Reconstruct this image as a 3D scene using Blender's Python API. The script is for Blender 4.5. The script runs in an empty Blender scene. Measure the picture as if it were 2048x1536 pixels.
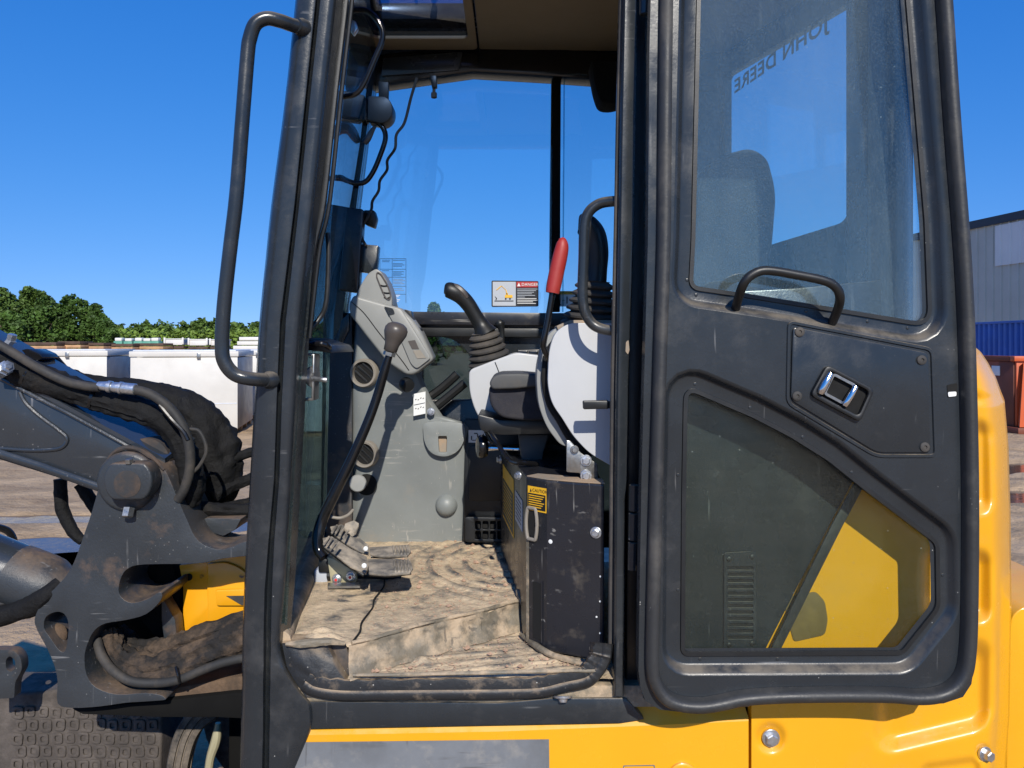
import bpy, bmesh, math, random
from mathutils import Vector, Matrix, noise as mnoise

random.seed(7)
SC = bpy.context.scene
COL = SC.collection

# ---------------------------------------------------------------- camera, sky, sun, exposure
CAM_H = 1.6
FPX = 1538.0            # focal length in photo pixels (photo is 2048 wide)
UC, VH = 1024.0, 690.0  # principal column and horizon row of the photo

cam_data = bpy.data.cameras.new("camera")
cam_data.sensor_width = 36.0
cam_data.lens = 36.0 * FPX / 2048.0
cam_data.shift_y = -(768.0 - VH) / 2048.0
cam_data.clip_start = 0.05
cam_data.clip_end = 5000.0
cam = bpy.data.objects.new("camera", cam_data)
cam.location = (0, 0, CAM_H)
cam.rotation_euler = (math.radians(90), 0, 0)
COL.objects.link(cam)
SC.camera = cam

SUN_DIR = Vector((-0.16, 1.0, -0.70)).normalized()     # the way the light travels
sun_el = math.asin(-SUN_DIR.z)
world = bpy.data.worlds.new("World")
SC.world = world
world.use_nodes = True
wn, wl = world.node_tree.nodes, world.node_tree.links
wn.clear()
sky = wn.new("ShaderNodeTexSky")
sky.sky_type = 'NISHITA'
sky.sun_disc = False
sky.sun_elevation = sun_el
# sun_rotation is measured from +Y towards +X (clockwise from above)
sky.sun_rotation = math.atan2(-SUN_DIR.x, -SUN_DIR.y)
sky.altitude = 0.0
sky.air_density = 1.0
sky.dust_density = 0.0
sky.ozone_density = 4.0
hsv = wn.new("ShaderNodeHueSaturation")
hsv.inputs['Saturation'].default_value = 1.32
hsv.inputs['Value'].default_value = 1.0
bg = wn.new("ShaderNodeBackground")
bg.inputs['Strength'].default_value = 0.12
wo = wn.new("ShaderNodeOutputWorld")
# clear, dry air: the pale band of the model sky is kept below the horizon
tcw = wn.new("ShaderNodeTexCoord")
lift = wn.new("ShaderNodeVectorMath")
lift.operation = 'ADD'
lift.inputs[1].default_value = (0, 0, 0.13)
nrmz = wn.new("ShaderNodeVectorMath")
nrmz.operation = 'NORMALIZE'
wl.new(tcw.outputs['Generated'], lift.inputs[0])
wl.new(lift.outputs[0], nrmz.inputs[0])
wl.new(nrmz.outputs[0], sky.inputs['Vector'])
wl.new(sky.outputs[0], hsv.inputs['Color'])
# tone of the whole sky, as a phone camera records a clear dry day
sep = wn.new("ShaderNodeSeparateColor")
com = wn.new("ShaderNodeCombineColor")
wl.new(hsv.outputs[0], sep.inputs[0])
for k, (pw, gain) in enumerate(((0.965, 1.46), (0.81, 1.42), (0.55, 2.90))):
    p_ = wn.new("ShaderNodeMath")
    p_.operation = 'POWER'
    p_.inputs[1].default_value = pw
    g_ = wn.new("ShaderNodeMath")
    g_.operation = 'MULTIPLY'
    g_.inputs[1].default_value = gain
    wl.new(sep.outputs[k], p_.inputs[0])
    wl.new(p_.outputs[0], g_.inputs[0])
    wl.new(g_.outputs[0], com.inputs[k])
wl.new(com.outputs[0], bg.inputs['Color'])
wl.new(bg.outputs[0], wo.inputs['Surface'])

sd = bpy.data.lights.new("sun", 'SUN')
sd.energy = 5.0
sd.angle = math.radians(0.55)
sd.color = (1.0, 0.94, 0.84)
so = bpy.data.objects.new("sun", sd)
so.rotation_euler = SUN_DIR.to_track_quat('-Z', 'Y').to_euler()
so.location = (2, -8, 8)
COL.objects.link(so)

SC.view_settings.view_transform = 'Standard'
SC.view_settings.look = 'None'
SC.view_settings.exposure = 0.0
SC.view_settings.gamma = 1.0
SC.view_settings.use_curve_mapping = False
SC.render.engine = 'CYCLES'
SC.cycles.max_bounces = 10
SC.cycles.transparent_max_bounces = 24
SC.cycles.use_denoising = True
SC.cycles.sample_clamp_indirect = 4.0

# ---------------------------------------------------------------- materials
def lin(r, g, b):
    def f(c):
        c /= 255.0
        return c / 12.92 if c <= 0.04045 else ((c + 0.055) / 1.055) ** 2.4
    return (f(r), f(g), f(b))

MATS = {}

def _mixc(nt, fac, a, b):
    m = nt.nodes.new("ShaderNodeMix")
    m.data_type = 'RGBA'
    if hasattr(fac, 'is_output'):
        nt.links.new(fac, m.inputs[0])
    else:
        m.inputs[0].default_value = fac
    for k, c in ((6, a), (7, b)):
        if hasattr(c, 'is_output'):
            nt.links.new(c, m.inputs[k])
        else:
            m.inputs[k].default_value = (*c, 1)
    return m.outputs[2]

def _ramp(nt, src, lo, hi):
    r = nt.nodes.new("ShaderNodeMapRange")
    r.clamp = True
    nt.links.new(src, r.inputs[0])
    r.inputs[1].default_value = lo
    r.inputs[2].default_value = hi
    return r.outputs[0]

def _noise(nt, co, scale, detail=5, rough=0.6, stretch=None, off=0.0):
    if stretch or off:
        mp = nt.nodes.new("ShaderNodeMapping")
        if stretch:
            mp.inputs['Scale'].default_value = stretch
        mp.inputs['Location'].default_value = (off, off * 1.7, off * 0.6)
        nt.links.new(co, mp.inputs[0])
        co = mp.outputs[0]
    n = nt.nodes.new("ShaderNodeTexNoise")
    n.inputs['Scale'].default_value = scale
    n.inputs['Detail'].default_value = detail
    n.inputs['Roughness'].default_value = rough
    nt.links.new(co, n.inputs['Vector'])
    return n.outputs[0]

def _math(nt, op, a, b=None):
    m = nt.nodes.new("ShaderNodeMath")
    m.operation = op
    for k, c in ((0, a), (1, b)):
        if c is None:
            continue
        if hasattr(c, 'is_output'):
            nt.links.new(c, m.inputs[k])
        else:
            m.inputs[k].default_value = c
    return m.outputs[0]

def pm(name, base, rough=0.5, metal=0.0, var=0.12, vscale=5.0, dirt=None, dlo=0.5, dhi=0.7, dscale=4.0, dmax=1.0,
       speck=None, sscale=120.0, sthr=0.10, sgate=0.55, streak=None, stk=0.64, bump=0.0, bscale=60.0, coat=0.0, spec=0.5,
       attr=None, attr_col=None, sheen=0.0, dstretch=None, settle=None, smax=0.7):
    """A painted, moulded or dusty surface: base colour with slow variation, patches of dirt, chips and fine scratches."""
    m = bpy.data.materials.new(name)
    m.use_nodes = True
    nt = m.node_tree
    bs = nt.nodes['Principled BSDF']
    tc = nt.nodes.new("ShaderNodeNewGeometry")
    co = tc.outputs['Position']
    n1 = _noise(nt, co, vscale, 6)
    lo = tuple(max(0, c * (1 - var)) for c in base)
    hi = tuple(min(1, c * (1 + var)) for c in base)
    col = _mixc(nt, _ramp(nt, n1, 0.3, 0.7), lo, hi)
    rgh = _math(nt, 'ADD', _math(nt, 'MULTIPLY', _ramp(nt, _noise(nt, co, vscale * 3.1, 5, off=3.1), 0.25, 0.75), 0.22), rough - 0.11)
    if attr:
        a = nt.nodes.new("ShaderNodeAttribute")
        a.attribute_name = attr
        f = _math(nt, 'MULTIPLY', a.outputs['Fac'], _ramp(nt, _noise(nt, co, 38, 6, 0.7, off=8), 0.28, 0.52))
        col = _mixc(nt, f, col, attr_col)
    if dirt:
        fd = _ramp(nt, _noise(nt, co, dscale, 8, 0.68, off=5.3, stretch=dstretch), dlo, dhi)
        if dmax < 1:
            fd = _math(nt, 'MULTIPLY', fd, dmax)
        col = _mixc(nt, fd, col, dirt)
        rgh = _math(nt, 'ADD', rgh, _math(nt, 'MULTIPLY', fd, 0.3))
    if settle:                                  # dust that has settled on ledges
        sx = nt.nodes.new("ShaderNodeSeparateXYZ")
        nt.links.new(tc.outputs['Normal'], sx.inputs[0])
        fz = _math(nt, 'MULTIPLY', _ramp(nt, sx.outputs[2], 0.30, 0.85), _ramp(nt, _noise(nt, co, 14, 6, 0.7, off=6.6), 0.32, 0.58))
        col = _mixc(nt, _math(nt, 'MULTIPLY', fz, smax), col, settle)
        rgh = _math(nt, 'ADD', rgh, _math(nt, 'MULTIPLY', fz, 0.35))
    if streak:
        for k, st in enumerate(((1, 1, 0.06), (0.07, 1, 1))):
            fs = _ramp(nt, _noise(nt, co, 95, 3, 0.5, stretch=st, off=1.3 + k), stk, stk + 0.07)
            gate = _ramp(nt, _noise(nt, co, 7, 3, off=9.9 + k), 0.52, 0.66)
            col = _mixc(nt, _math(nt, 'MULTIPLY', _math(nt, 'MULTIPLY', fs, gate), 0.7), col, streak)
    if speck:
        v = nt.nodes.new("ShaderNodeTexVoronoi")
        v.inputs['Scale'].default_value = sscale
        nt.links.new(co, v.inputs['Vector'])
        f1 = _ramp(nt, v.outputs['Distance'], sthr, sthr * 0.6)
        f2 = _ramp(nt, _noise(nt, co, 9, 4, off=2.2), sgate, sgate + 0.06)
        rr = nt.nodes.new("ShaderNodeSeparateColor")
        nt.links.new(v.outputs['Color'], rr.inputs[0])
        f3 = _ramp(nt, rr.outputs[0], 0.55, 0.6)
        col = _mixc(nt, _math(nt, 'MULTIPLY', _math(nt, 'MULTIPLY', f1, f2), f3), col, speck)
    nt.links.new(col, bs.inputs['Base Color'])
    nt.links.new(_math(nt, 'MINIMUM', _math(nt, 'MAXIMUM', rgh, 0.03), 1.0), bs.inputs['Roughness'])
    bs.inputs['Metallic'].default_value = metal
    bs.inputs['Specular IOR Level'].default_value = spec
    bs.inputs['Coat Weight'].default_value = coat
    bs.inputs['Coat Roughness'].default_value = 0.08
    if sheen:
        bs.inputs['Sheen Weight'].default_value = sheen
    if bump:
        b = nt.nodes.new("ShaderNodeBump")
        b.inputs['Strength'].default_value = 1.0
        b.inputs['Distance'].default_value = bump
        nt.links.new(_noise(nt, co, bscale, 8, 0.65, off=4.4), b.inputs['Height'])
        nt.links.new(b.outputs[0], bs.inputs['Normal'])
    MATS[name] = m
    return m

def glass(name, tint, dust=0.04, dust_col=(0.6, 0.6, 0.56), refl=0.05, spots=True, rough=0.01):
    m = bpy.data.materials.new(name)
    m.use_nodes = True
    nt = m.node_tree
    nt.nodes.clear()
    out = nt.nodes.new("ShaderNodeOutputMaterial")
    geo = nt.nodes.new("ShaderNodeNewGeometry")
    co = geo.outputs['Position']
    tr = nt.nodes.new("ShaderNodeBsdfTransparent")
    tr.inputs[0].default_value = (*tint, 1)
    gl = nt.nodes.new("ShaderNodeBsdfGlossy")
    gl.inputs['Roughness'].default_value = rough
    lw = nt.nodes.new("ShaderNodeLayerWeight")
    lw.inputs[0].default_value = 0.5
    f = _math(nt, 'ADD', _math(nt, 'MULTIPLY', _math(nt, 'POWER', lw.outputs['Facing'], 4.0), 0.9), refl)
    mx = nt.nodes.new("ShaderNodeMixShader")
    nt.links.new(f, mx.inputs[0])
    nt.links.new(tr.outputs[0], mx.inputs[1])
    nt.links.new(gl.outputs[0], mx.inputs[2])
    df = nt.nodes.new("ShaderNodeBsdfDiffuse")
    df.inputs[0].default_value = (*dust_col, 1)
    n = _noise(nt, co, 5.0, 6, 0.6, stretch=(1, 1, 0.35))
    fd = _math(nt, 'MULTIPLY', _ramp(nt, n, 0.25, 0.85), dust * 2.0)
    if spots:
        v = nt.nodes.new("ShaderNodeTexVoronoi")
        v.inputs['Scale'].default_value = 75
        nt.links.new(co, v.inputs['Vector'])
        sp = nt.nodes.new("ShaderNodeSeparateColor")
        nt.links.new(v.outputs['Color'], sp.inputs[0])
        s = _math(nt, 'MULTIPLY', _ramp(nt, _math(nt, 'DIVIDE', v.outputs['Distance'], _math(nt, 'ADD', sp.outputs[1], 0.25)), 0.16, 0.08), _ramp(nt, sp.outputs[0], 0.80, 0.84))
        s = _math(nt, 'MULTIPLY', s, _ramp(nt, _noise(nt, co, 6, 3, off=7), 0.45, 0.6))
        run = _math(nt, 'MULTIPLY', _ramp(nt, _noise(nt, co, 60, 3, 0.5, stretch=(1, 1, 0.05), off=2.7), 0.60, 0.78), _ramp(nt, _noise(nt, co, 5, 3, off=6.1), 0.46, 0.66))
        haze = _math(nt, 'MULTIPLY', _ramp(nt, _noise(nt, co, 330, 2, 0.5, off=1.7), 0.52, 0.72), dust * 1.6)
        fd = _math(nt, 'ADD', _math(nt, 'ADD', fd, haze), _math(nt, 'ADD', _math(nt, 'MULTIPLY', s, 0.34), _math(nt, 'MULTIPLY', run, dust * 3.0)))
    mx2 = nt.nodes.new("ShaderNodeMixShader")
    nt.links.new(_math(nt, 'MINIMUM', fd, 0.9), mx2.inputs[0])
    nt.links.new(mx.outputs[0], mx2.inputs[1])
    nt.links.new(df.outputs[0], mx2.inputs[2])
    nt.links.new(mx2.outputs[0], out.inputs['Surface'])
    MATS[name] = m
    return m

DUST = (0.36, 0.25, 0.16)
PALE = (0.42, 0.41, 0.38)
pm('charcoal', (0.0205, 0.0245, 0.0290), 0.25, var=0.18, dirt=(0.085, 0.083, 0.080), dlo=0.54, dhi=0.82, dscale=7, dmax=0.55, settle=(0.27, 0.22, 0.155), smax=0.5, speck=PALE, sscale=95,
   sthr=0.12, sgate=0.60, streak=(0.16, 0.16, 0.16), stk=0.67, spec=0.5, bump=0.00025, bscale=220)
pm('charcoal_dirty', (0.034, 0.037, 0.042), 0.55, dirt=(0.24, 0.16, 0.10), dlo=0.50, dhi=0.74, dscale=5, dmax=0.8, speck=PALE, sscale=140,
   sthr=0.12, sgate=0.5, streak=(0.16, 0.15, 0.14), stk=0.64, bump=0.0006, bscale=90)
pm('boom_paint', (0.027, 0.032, 0.039), 0.24, var=0.15, dirt=(0.13, 0.12, 0.11), dlo=0.6, dhi=0.85, dscale=7, dmax=0.5, speck=(0.17, 0.17, 0.17),
   sscale=75, sthr=0.16, sgate=0.50, streak=(0.24, 0.24, 0.24), stk=0.64, coat=0.25, bump=0.0004, bscale=120)
pm('boom_top', (0.026, 0.033, 0.044), 0.16, var=0.1, coat=0.6, streak=(0.1, 0.1, 0.12), stk=0.66)
pm('cast_iron', (0.030, 0.035, 0.041), 0.40, settle=(0.20, 0.13, 0.08), smax=0.6, var=0.2, dirt=(0.20, 0.12, 0.07), dlo=0.56, dhi=0.75, dscale=6, dmax=0.75, speck=(0.15, 0.15, 0.148),
   sscale=85, sthr=0.15, sgate=0.50, streak=(0.22, 0.22, 0.22), stk=0.63, bump=0.0009, bscale=150)
pm('rusty', (0.075, 0.048, 0.032), 0.75, dirt=(0.036, 0.036, 0.038), dlo=0.38, dhi=0.6, dscale=14, bump=0.0015, bscale=90)
pm('muddy', (0.125, 0.080, 0.050), 0.9, dirt=(0.045, 0.034, 0.026), dlo=0.45, dhi=0.7, dscale=12, bump=0.004, bscale=60)
pm('black_plastic', (0.010, 0.011, 0.012), 0.42, dirt=(0.08, 0.075, 0.065), dlo=0.6, dhi=0.85, dscale=9, dmax=0.4, speck=PALE, sscale=130,
   sthr=0.10, sgate=0.6, bump=0.0002, bscale=300)
pm('black_panel', (0.016, 0.017, 0.022), 0.30, dirt=(0.20, 0.165, 0.12), dlo=0.56, dhi=0.74, dscale=8, dmax=0.5, speck=(0.45, 0.43, 0.38), sscale=105,
   sthr=0.09, sgate=0.56, streak=(0.3, 0.29, 0.27), stk=0.62)
pm('black_gloss', (0.008, 0.008, 0.009), 0.16, dirt=(0.07, 0.07, 0.06), dlo=0.6, dhi=0.85, dscale=9, dmax=0.3)
pm('soft_black', (0.007, 0.007, 0.007), 0.95, spec=0.15)
pm('shadow_patch', (0.16, 0.105, 0.03), 0.7, var=0.25, vscale=30)
pm('rubber', (0.040, 0.038, 0.036), 0.75, dirt=(0.17, 0.14, 0.11), dlo=0.45, dhi=0.75, dscale=8, dmax=0.6, speck=PALE, sscale=110, sthr=0.1, sgate=0.55,
   bump=0.0008, bscale=120)
pm('seal_rubber', (0.026, 0.027, 0.028), 0.5, dirt=(0.11, 0.100, 0.086), dlo=0.50, dhi=0.78, dscale=7, dmax=0.7, speck=PALE, sscale=120, sthr=0.1, sgate=0.6,
   bump=0.0007, bscale=90)
pm('hose_rubber', (0.022, 0.022, 0.022), 0.7, dirt=(0.13, 0.105, 0.08), dlo=0.45, dhi=0.75, dscale=9, dmax=0.6, bump=0.0005, bscale=150)
pm('sleeve_fabric', (0.0075, 0.0075, 0.0080), 0.75, dirt=(0.07, 0.055, 0.042), dlo=0.58, dhi=0.8, dscale=7, dmax=0.45, speck=(0.3, 0.25, 0.2), sscale=120,
   sthr=0.08, sgate=0.55, bump=0.012, bscale=20, spec=0.25)
pm('sleeve_muddy', (0.014, 0.012, 0.011), 0.85, dirt=(0.105, 0.072, 0.048), dlo=0.44, dhi=0.62, dscale=12, bump=0.014, bscale=26)
pm('yellow_paint', (0.77, 0.356, 0.010), 0.24, var=0.05, vscale=3, dirt=(0.46, 0.28, 0.07), dlo=0.56, dhi=0.85, dscale=5, dmax=0.4, settle=(0.62, 0.40, 0.13), smax=0.5, streak=(0.5, 0.27, 0.03), stk=0.68, coat=0.35,
   speck=(0.35, 0.22, 0.06), sscale=45, sthr=0.06, sgate=0.6)
pm('yellow_chipped', (0.78, 0.355, 0.010), 0.35, var=0.05, dirt=(0.30, 0.17, 0.05), dlo=0.60, dhi=0.72, dscale=5, dmax=0.6, coat=0.2,
   speck=(0.03, 0.03, 0.03), sscale=28, sthr=0.26, sgate=0.54)
pm('grey_decal', (0.150, 0.160, 0.172), 0.40, var=0.2, vscale=9, dirt=(0.36, 0.33, 0.28), dlo=0.52, dhi=0.72, dscale=11, dmax=0.6, streak=(0.07, 0.07, 0.07), stk=0.6)
pm('console_grey', (0.245, 0.250, 0.240), 0.42, var=0.05, dirt=(0.34, 0.29, 0.22), dlo=0.6, dhi=0.85, dscale=6, dmax=0.5, bump=0.0002, bscale=400,
   streak=(0.42, 0.41, 0.38), stk=0.7)
pm('column_grey', (0.195, 0.210, 0.205), 0.5, var=0.12, dirt=(0.32, 0.26, 0.19), dlo=0.56, dhi=0.80, dscale=7, dmax=0.6, speck=(0.5, 0.46, 0.4), sscale=110,
   sthr=0.13, sgate=0.5, streak=(0.42, 0.40, 0.36), stk=0.61, bump=0.0003, bscale=250)
pm('light_grey_plastic', (0.47, 0.48, 0.49), 0.38, var=0.03, dirt=(0.40, 0.36, 0.30), dlo=0.6, dhi=0.85, dscale=6, dmax=0.4)
pm('dusty_grey', (0.25, 0.22, 0.18), 0.8, dirt=DUST, dlo=0.4, dhi=0.6, dscale=12)
pm('dark_hole', (0.004, 0.004, 0.004), 0.9)
pm('vent_ring', (0.24, 0.215, 0.18), 0.6, var=0.15)
pm('vent_fin', (0.20, 0.195, 0.18), 0.55)
pm('chrome', (0.75, 0.75, 0.76), 0.12, metal=1.0, var=0.05)
pm('zinc', (0.55, 0.57, 0.60), 0.35, metal=0.9, var=0.2, vscale=60)
pm('steel', (0.34, 0.34, 0.33), 0.35, metal=0.9, var=0.2, vscale=40)
pm('gold_zinc', (0.50, 0.46, 0.30), 0.5, metal=0.35, var=0.12, dirt=DUST, dlo=0.55, dhi=0.8, dscale=12, dmax=0.6)
pm('red_paint_dot', (0.6, 0.03, 0.03), 0.6)
pm('red_rubber', (0.33, 0.025, 0.022), 0.5, var=0.1, dirt=(0.35, 0.10, 0.07), dlo=0.5, dhi=0.85, dscale=14, dmax=0.5)
pm('knob_grey', (0.075, 0.065, 0.060), 0.42, var=0.08)
pm('headliner', (0.26, 0.19, 0.115), 0.8, var=0.06, bump=0.0005, bscale=200)
pm('seat_cloth', (0.022, 0.022, 0.030), 0.9, dirt=(0.10, 0.09, 0.08), dlo=0.5, dhi=0.8, dscale=8, dmax=0.5, bump=0.0012, bscale=260)
pm('seat_vinyl', (0.060, 0.062, 0.064), 0.62, dirt=(0.16, 0.13, 0.1), dlo=0.5, dhi=0.8, dscale=9, dmax=0.5)
pm('mat_dust', (0.57, 0.445, 0.295), 0.92, var=0.2, vscale=14, dirt=(0.165, 0.150, 0.128), dlo=0.49, dhi=0.64, dscale=17, dmax=0.8, bump=0.005, bscale=95,
   speck=(0.50, 0.33, 0.24), sscale=110, sthr=0.3, sgate=0.4, attr='rub', attr_col=(0.085, 0.085, 0.082))
pm('mat_edge', (0.175, 0.150, 0.110), 0.6, var=0.3, vscale=16, dirt=(0.44, 0.335, 0.225), dlo=0.46, dhi=0.62, dscale=13, bump=0.003, bscale=60, streak=(0.07, 0.065, 0.055), stk=0.60)
pm('pebble', (0.40, 0.26, 0.18), 0.9, var=0.3, vscale=60)
pm('pedal_dusty', (0.11, 0.105, 0.098), 0.75, var=0.2, vscale=20, dirt=(0.46, 0.39, 0.30), dlo=0.40, dhi=0.62, dscale=15, dmax=0.8, bump=0.001, bscale=120)
pm('sill_rubber', (0.016, 0.018, 0.021), 0.5, settle=(0.42, 0.31, 0.20), smax=0.95, dirt=(0.22, 0.17, 0.12), dlo=0.55, dhi=0.70, dscale=16, dmax=0.7, speck=PALE, sscale=90, sthr=0.14, sgate=0.45,
   bump=0.0015, bscale=60)
pm('white_vinyl', (0.72, 0.73, 0.72), 0.5, var=0.04)
pm('silver_vinyl', (0.42, 0.45, 0.50), 0.4, var=0.05)
pm('ink', (0.012, 0.012, 0.014), 0.6)
pm('label_black', (0.012, 0.013, 0.015), 0.4)
pm('label_yellow', (0.78, 0.43, 0.02), 0.45, var=0.03)
pm('label_red', (0.42, 0.03, 0.03), 0.4)
pm('label_white', (0.75, 0.75, 0.75), 0.45)
pm('blue_plastic', (0.02, 0.25, 0.42), 0.4)
pm('window_film', (0.020, 0.026, 0.030), 0.6)
pm('emblem_film', (0.10, 0.16, 0.19), 0.5)
pm('tyre_rubber', (0.032, 0.030, 0.028), 0.85, dirt=(0.20, 0.165, 0.13), dlo=0.42, dhi=0.62, dscale=9, bump=0.003, bscale=50)
pm('blade_mud', (0.098, 0.082, 0.071), 0.8, var=0.25, vscale=10, dirt=(0.055, 0.047, 0.042), dlo=0.42, dhi=0.66, dscale=16, bump=0.003, bscale=80)
# surroundings
pm('tote_white', (0.58, 0.56, 0.515), 0.5, var=0.06, vscale=1.6, dirt=(0.40, 0.38, 0.345), dlo=0.50, dhi=0.8, dscale=1.6, dmax=0.35)
pm('tote_aluminium', (0.26, 0.26, 0.275), 0.45, metal=0.3, var=0.2, vscale=2, dirt=(0.42, 0.38, 0.33), dlo=0.5, dhi=0.75, dscale=1.5, dmax=0.6, dstretch=(1, 1, 0.3))
pm('tote_lid', (0.60, 0.62, 0.66), 0.4, var=0.1)
pm('wood', (0.42, 0.25, 0.13), 0.85, var=0.3, vscale=3)
pm('wood_yellow', (0.55, 0.33, 0.09), 0.85, var=0.25, vscale=3)
pm('dark_rust_steel', (0.085, 0.05, 0.035), 0.8, var=0.4, vscale=2)
pm('crate_white', (0.66, 0.64, 0.60), 0.5, var=0.04)
pm('crate_green', (0.10, 0.30, 0.22), 0.5, var=0.1)
pm('wall_metal', (0.50, 0.50, 0.42), 0.55, var=0.08, vscale=0.6)
pm('wall_panel_pale', (0.72, 0.72, 0.66), 0.5, var=0.05, vscale=0.6)
pm('roof_trim', (0.030, 0.032, 0.040), 0.5)
pm('container_blue', (0.03, 0.12, 0.44), 0.45, var=0.15, vscale=1.0, dirt=(0.05, 0.05, 0.1), dlo=0.6, dhi=0.8, dscale=2, dmax=0.5)
pm('skip_orange', (0.55, 0.095, 0.022), 0.5, var=0.15, vscale=1.5, dirt=(0.16, 0.06, 0.035), dlo=0.55, dhi=0.75, dscale=2.5, dmax=0.7)
pm('skip_shaded', (0.17, 0.045, 0.020), 0.6, var=0.25, vscale=1.5)  # skip orange darkened: the shade of the left side is in the colour
pm('leaf_dark', (0.055, 0.105, 0.018), 0.6, var=0.5, vscale=0.9, spec=0.3)
pm('leaf_mid', (0.072, 0.122, 0.022), 0.6, var=0.45, vscale=0.8, spec=0.3)
pm('leaf_pale', (0.150, 0.225, 0.035), 0.6, var=0.35, vscale=0.4, spec=0.3)
pm('bark', (0.12, 0.09, 0.065), 0.9, var=0.3, vscale=4)
glass('clear_glass', (0.90, 0.95, 0.965), dust=0.006, refl=0.022, spots=False)
glass('far_glass', (0.90, 0.96, 0.975), dust=0.004, refl=0.075, spots=False)
glass('door_glass', (0.93, 0.985, 0.985), dust=0.042, dust_col=(0.42, 0.50, 0.52), refl=0.060)  # dust coloured cool so it also carries the bluish haze of reflected sky
glass('lower_glass', (0.88, 0.93, 0.89), dust=0.011, refl=0.018)
glass('quarter_glass', (0.93, 0.985, 0.985), dust=0.010, refl=0.040, spots=False)
glass('dark_glass', (0.34, 0.44, 0.46), dust=0.01, refl=0.04, spots=False)
glass('screen_glass', (0.55, 0.74, 0.78), dust=0.03, refl=0.03)
glass('roof_glass', (0.40, 0.50, 0.66), dust=0.0, refl=0.03, spots=False)

# ---------------------------------------------------------------- helpers
def P(u, v, D):
    """World point seen at photo pixel (u, v) when it stands D metres in front of the camera."""
    return Vector(((u - UC) * D / FPX, D, CAM_H - (v - VH) * D / FPX))

def PZ(u, v, z):
    """World point at photo pixel (u, v) lying on the level z (must be below the eye)."""
    return P(u, v, (CAM_H - z) * FPX / (v - VH))

ORG = {}

def finish_mesh(me, smooth=35):
    if smooth:
        me.polygons.foreach_set('use_smooth', [True] * len(me.polygons))
        try:
            me.set_sharp_from_angle(angle=math.radians(smooth))
        except Exception:
            pass
    me.update()

def _mat(o, m):
    if isinstance(m, str):
        m = MATS[m]
    o.data.materials.append(m)

def empty(name, loc, label, cat, group=None):
    o = bpy.data.objects.new(name, None)
    o.empty_display_size = 0.1
    COL.objects.link(o)
    o.location = loc
    ORG[o.name] = Vector(loc)
    o['label'] = label
    o['category'] = cat
    if group:
        o['group'] = group
    return o

def add(name, geo, mat, parent=None, smooth=35, label=None, cat=None, group=None, kind=None):
    """geo = bmesh or (verts, faces) in world coordinates; origin moved to the middle of the piece."""
    me = bpy.data.meshes.new(name)
    if isinstance(geo, bmesh.types.BMesh):
        geo.to_mesh(me)
        geo.free()
    else:
        me.from_pydata([tuple(v) for v in geo[0]], [], [tuple(f) for f in geo[1]])
    if len(me.vertices):
        co = [0.0] * (3 * len(me.vertices))
        me.vertices.foreach_get('co', co)
        xs, ys, zs = co[0::3], co[1::3], co[2::3]
        c = Vector(((min(xs) + max(xs)) / 2, (min(ys) + max(ys)) / 2, (min(zs) + max(zs)) / 2))
        me.transform(Matrix.Translation(-c))
    else:
        c = Vector()
    finish_mesh(me, smooth)
    o = bpy.data.objects.new(name, me)
    COL.objects.link(o)
    _mat(o, mat)
    ORG[o.name] = c
    if parent is not None:
        o.parent = parent
        o.location = c - ORG[parent.name]
    else:
        o.location = c
    if label:
        o['label'] = label
    if cat:
        o['category'] = cat
    if group:
        o['group'] = group
    if kind:
        o['kind'] = kind
    return o

def copy_tree(o, parent=None, **over):
    c = o.copy()
    COL.objects.link(c)
    c.parent = parent
    for k, v in over.items():
        c[k] = v
    for ch in list(o.children):
        copy_tree(ch, c)
    return c

def catmull(pts, n=6, closed=False):
    pts = [Vector(p) for p in pts]
    N = len(pts)
    if N < 3:
        return pts
    out = []
    segs = N if closed else N - 1
    for i in range(segs):
        if closed:
            p0, p1, p2, p3 = pts[(i - 1) % N], pts[i], pts[(i + 1) % N], pts[(i + 2) % N]
        else:
            p1, p2 = pts[i], pts[i + 1]
            p0 = pts[i - 1] if i > 0 else p1 * 2 - p2
            p3 = pts[i + 2] if i + 2 < N else p2 * 2 - p1
        for k in range(n):
            t = k / n
            out.append(0.5 * ((2 * p1) + (p2 - p0) * t + (2 * p0 - 5 * p1 + 4 * p2 - p3) * t * t + (3 * p1 - p0 - 3 * p2 + p3) * t ** 3))
    if not closed:
        out.append(pts[-1])
    return out

def rpoly(pts, r=10.0, n=4):
    """Round the corners of a 2D polygon; r is one radius or one per corner."""
    out = []
    N = len(pts)
    for i in range(N):
        a, b, c = Vector(pts[i - 1]), Vector(pts[i]), Vector(pts[(i + 1) % N])
        rr = r[i] if isinstance(r, (list, tuple)) else r
        d1, d2 = (a - b), (c - b)
        l1, l2 = d1.length, d2.length
        if rr < 1e-6 or l1 < 1e-9 or l2 < 1e-9:
            out.append(b)
            continue
        t = min(rr, l1 * 0.48, l2 * 0.48)
        p, q = b + d1 / l1 * t, b + d2 / l2 * t
        for k in range(n + 1):
            s = k / n
            out.append((1 - s) ** 2 * p + 2 * s * (1 - s) * b + s * s * q)
    return out

def bevel_sharp(bm, off, seg=2, ang=35):
    bm.normal_update()
    es = [e for e in bm.edges if len(e.link_faces) == 2 and e.calc_face_angle(0) > math.radians(ang)]
    if es and off > 0:
        bmesh.ops.bevel(bm, geom=es, offset=off, segments=seg, profile=0.5, affect='EDGES', clamp_overlap=True)

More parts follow.
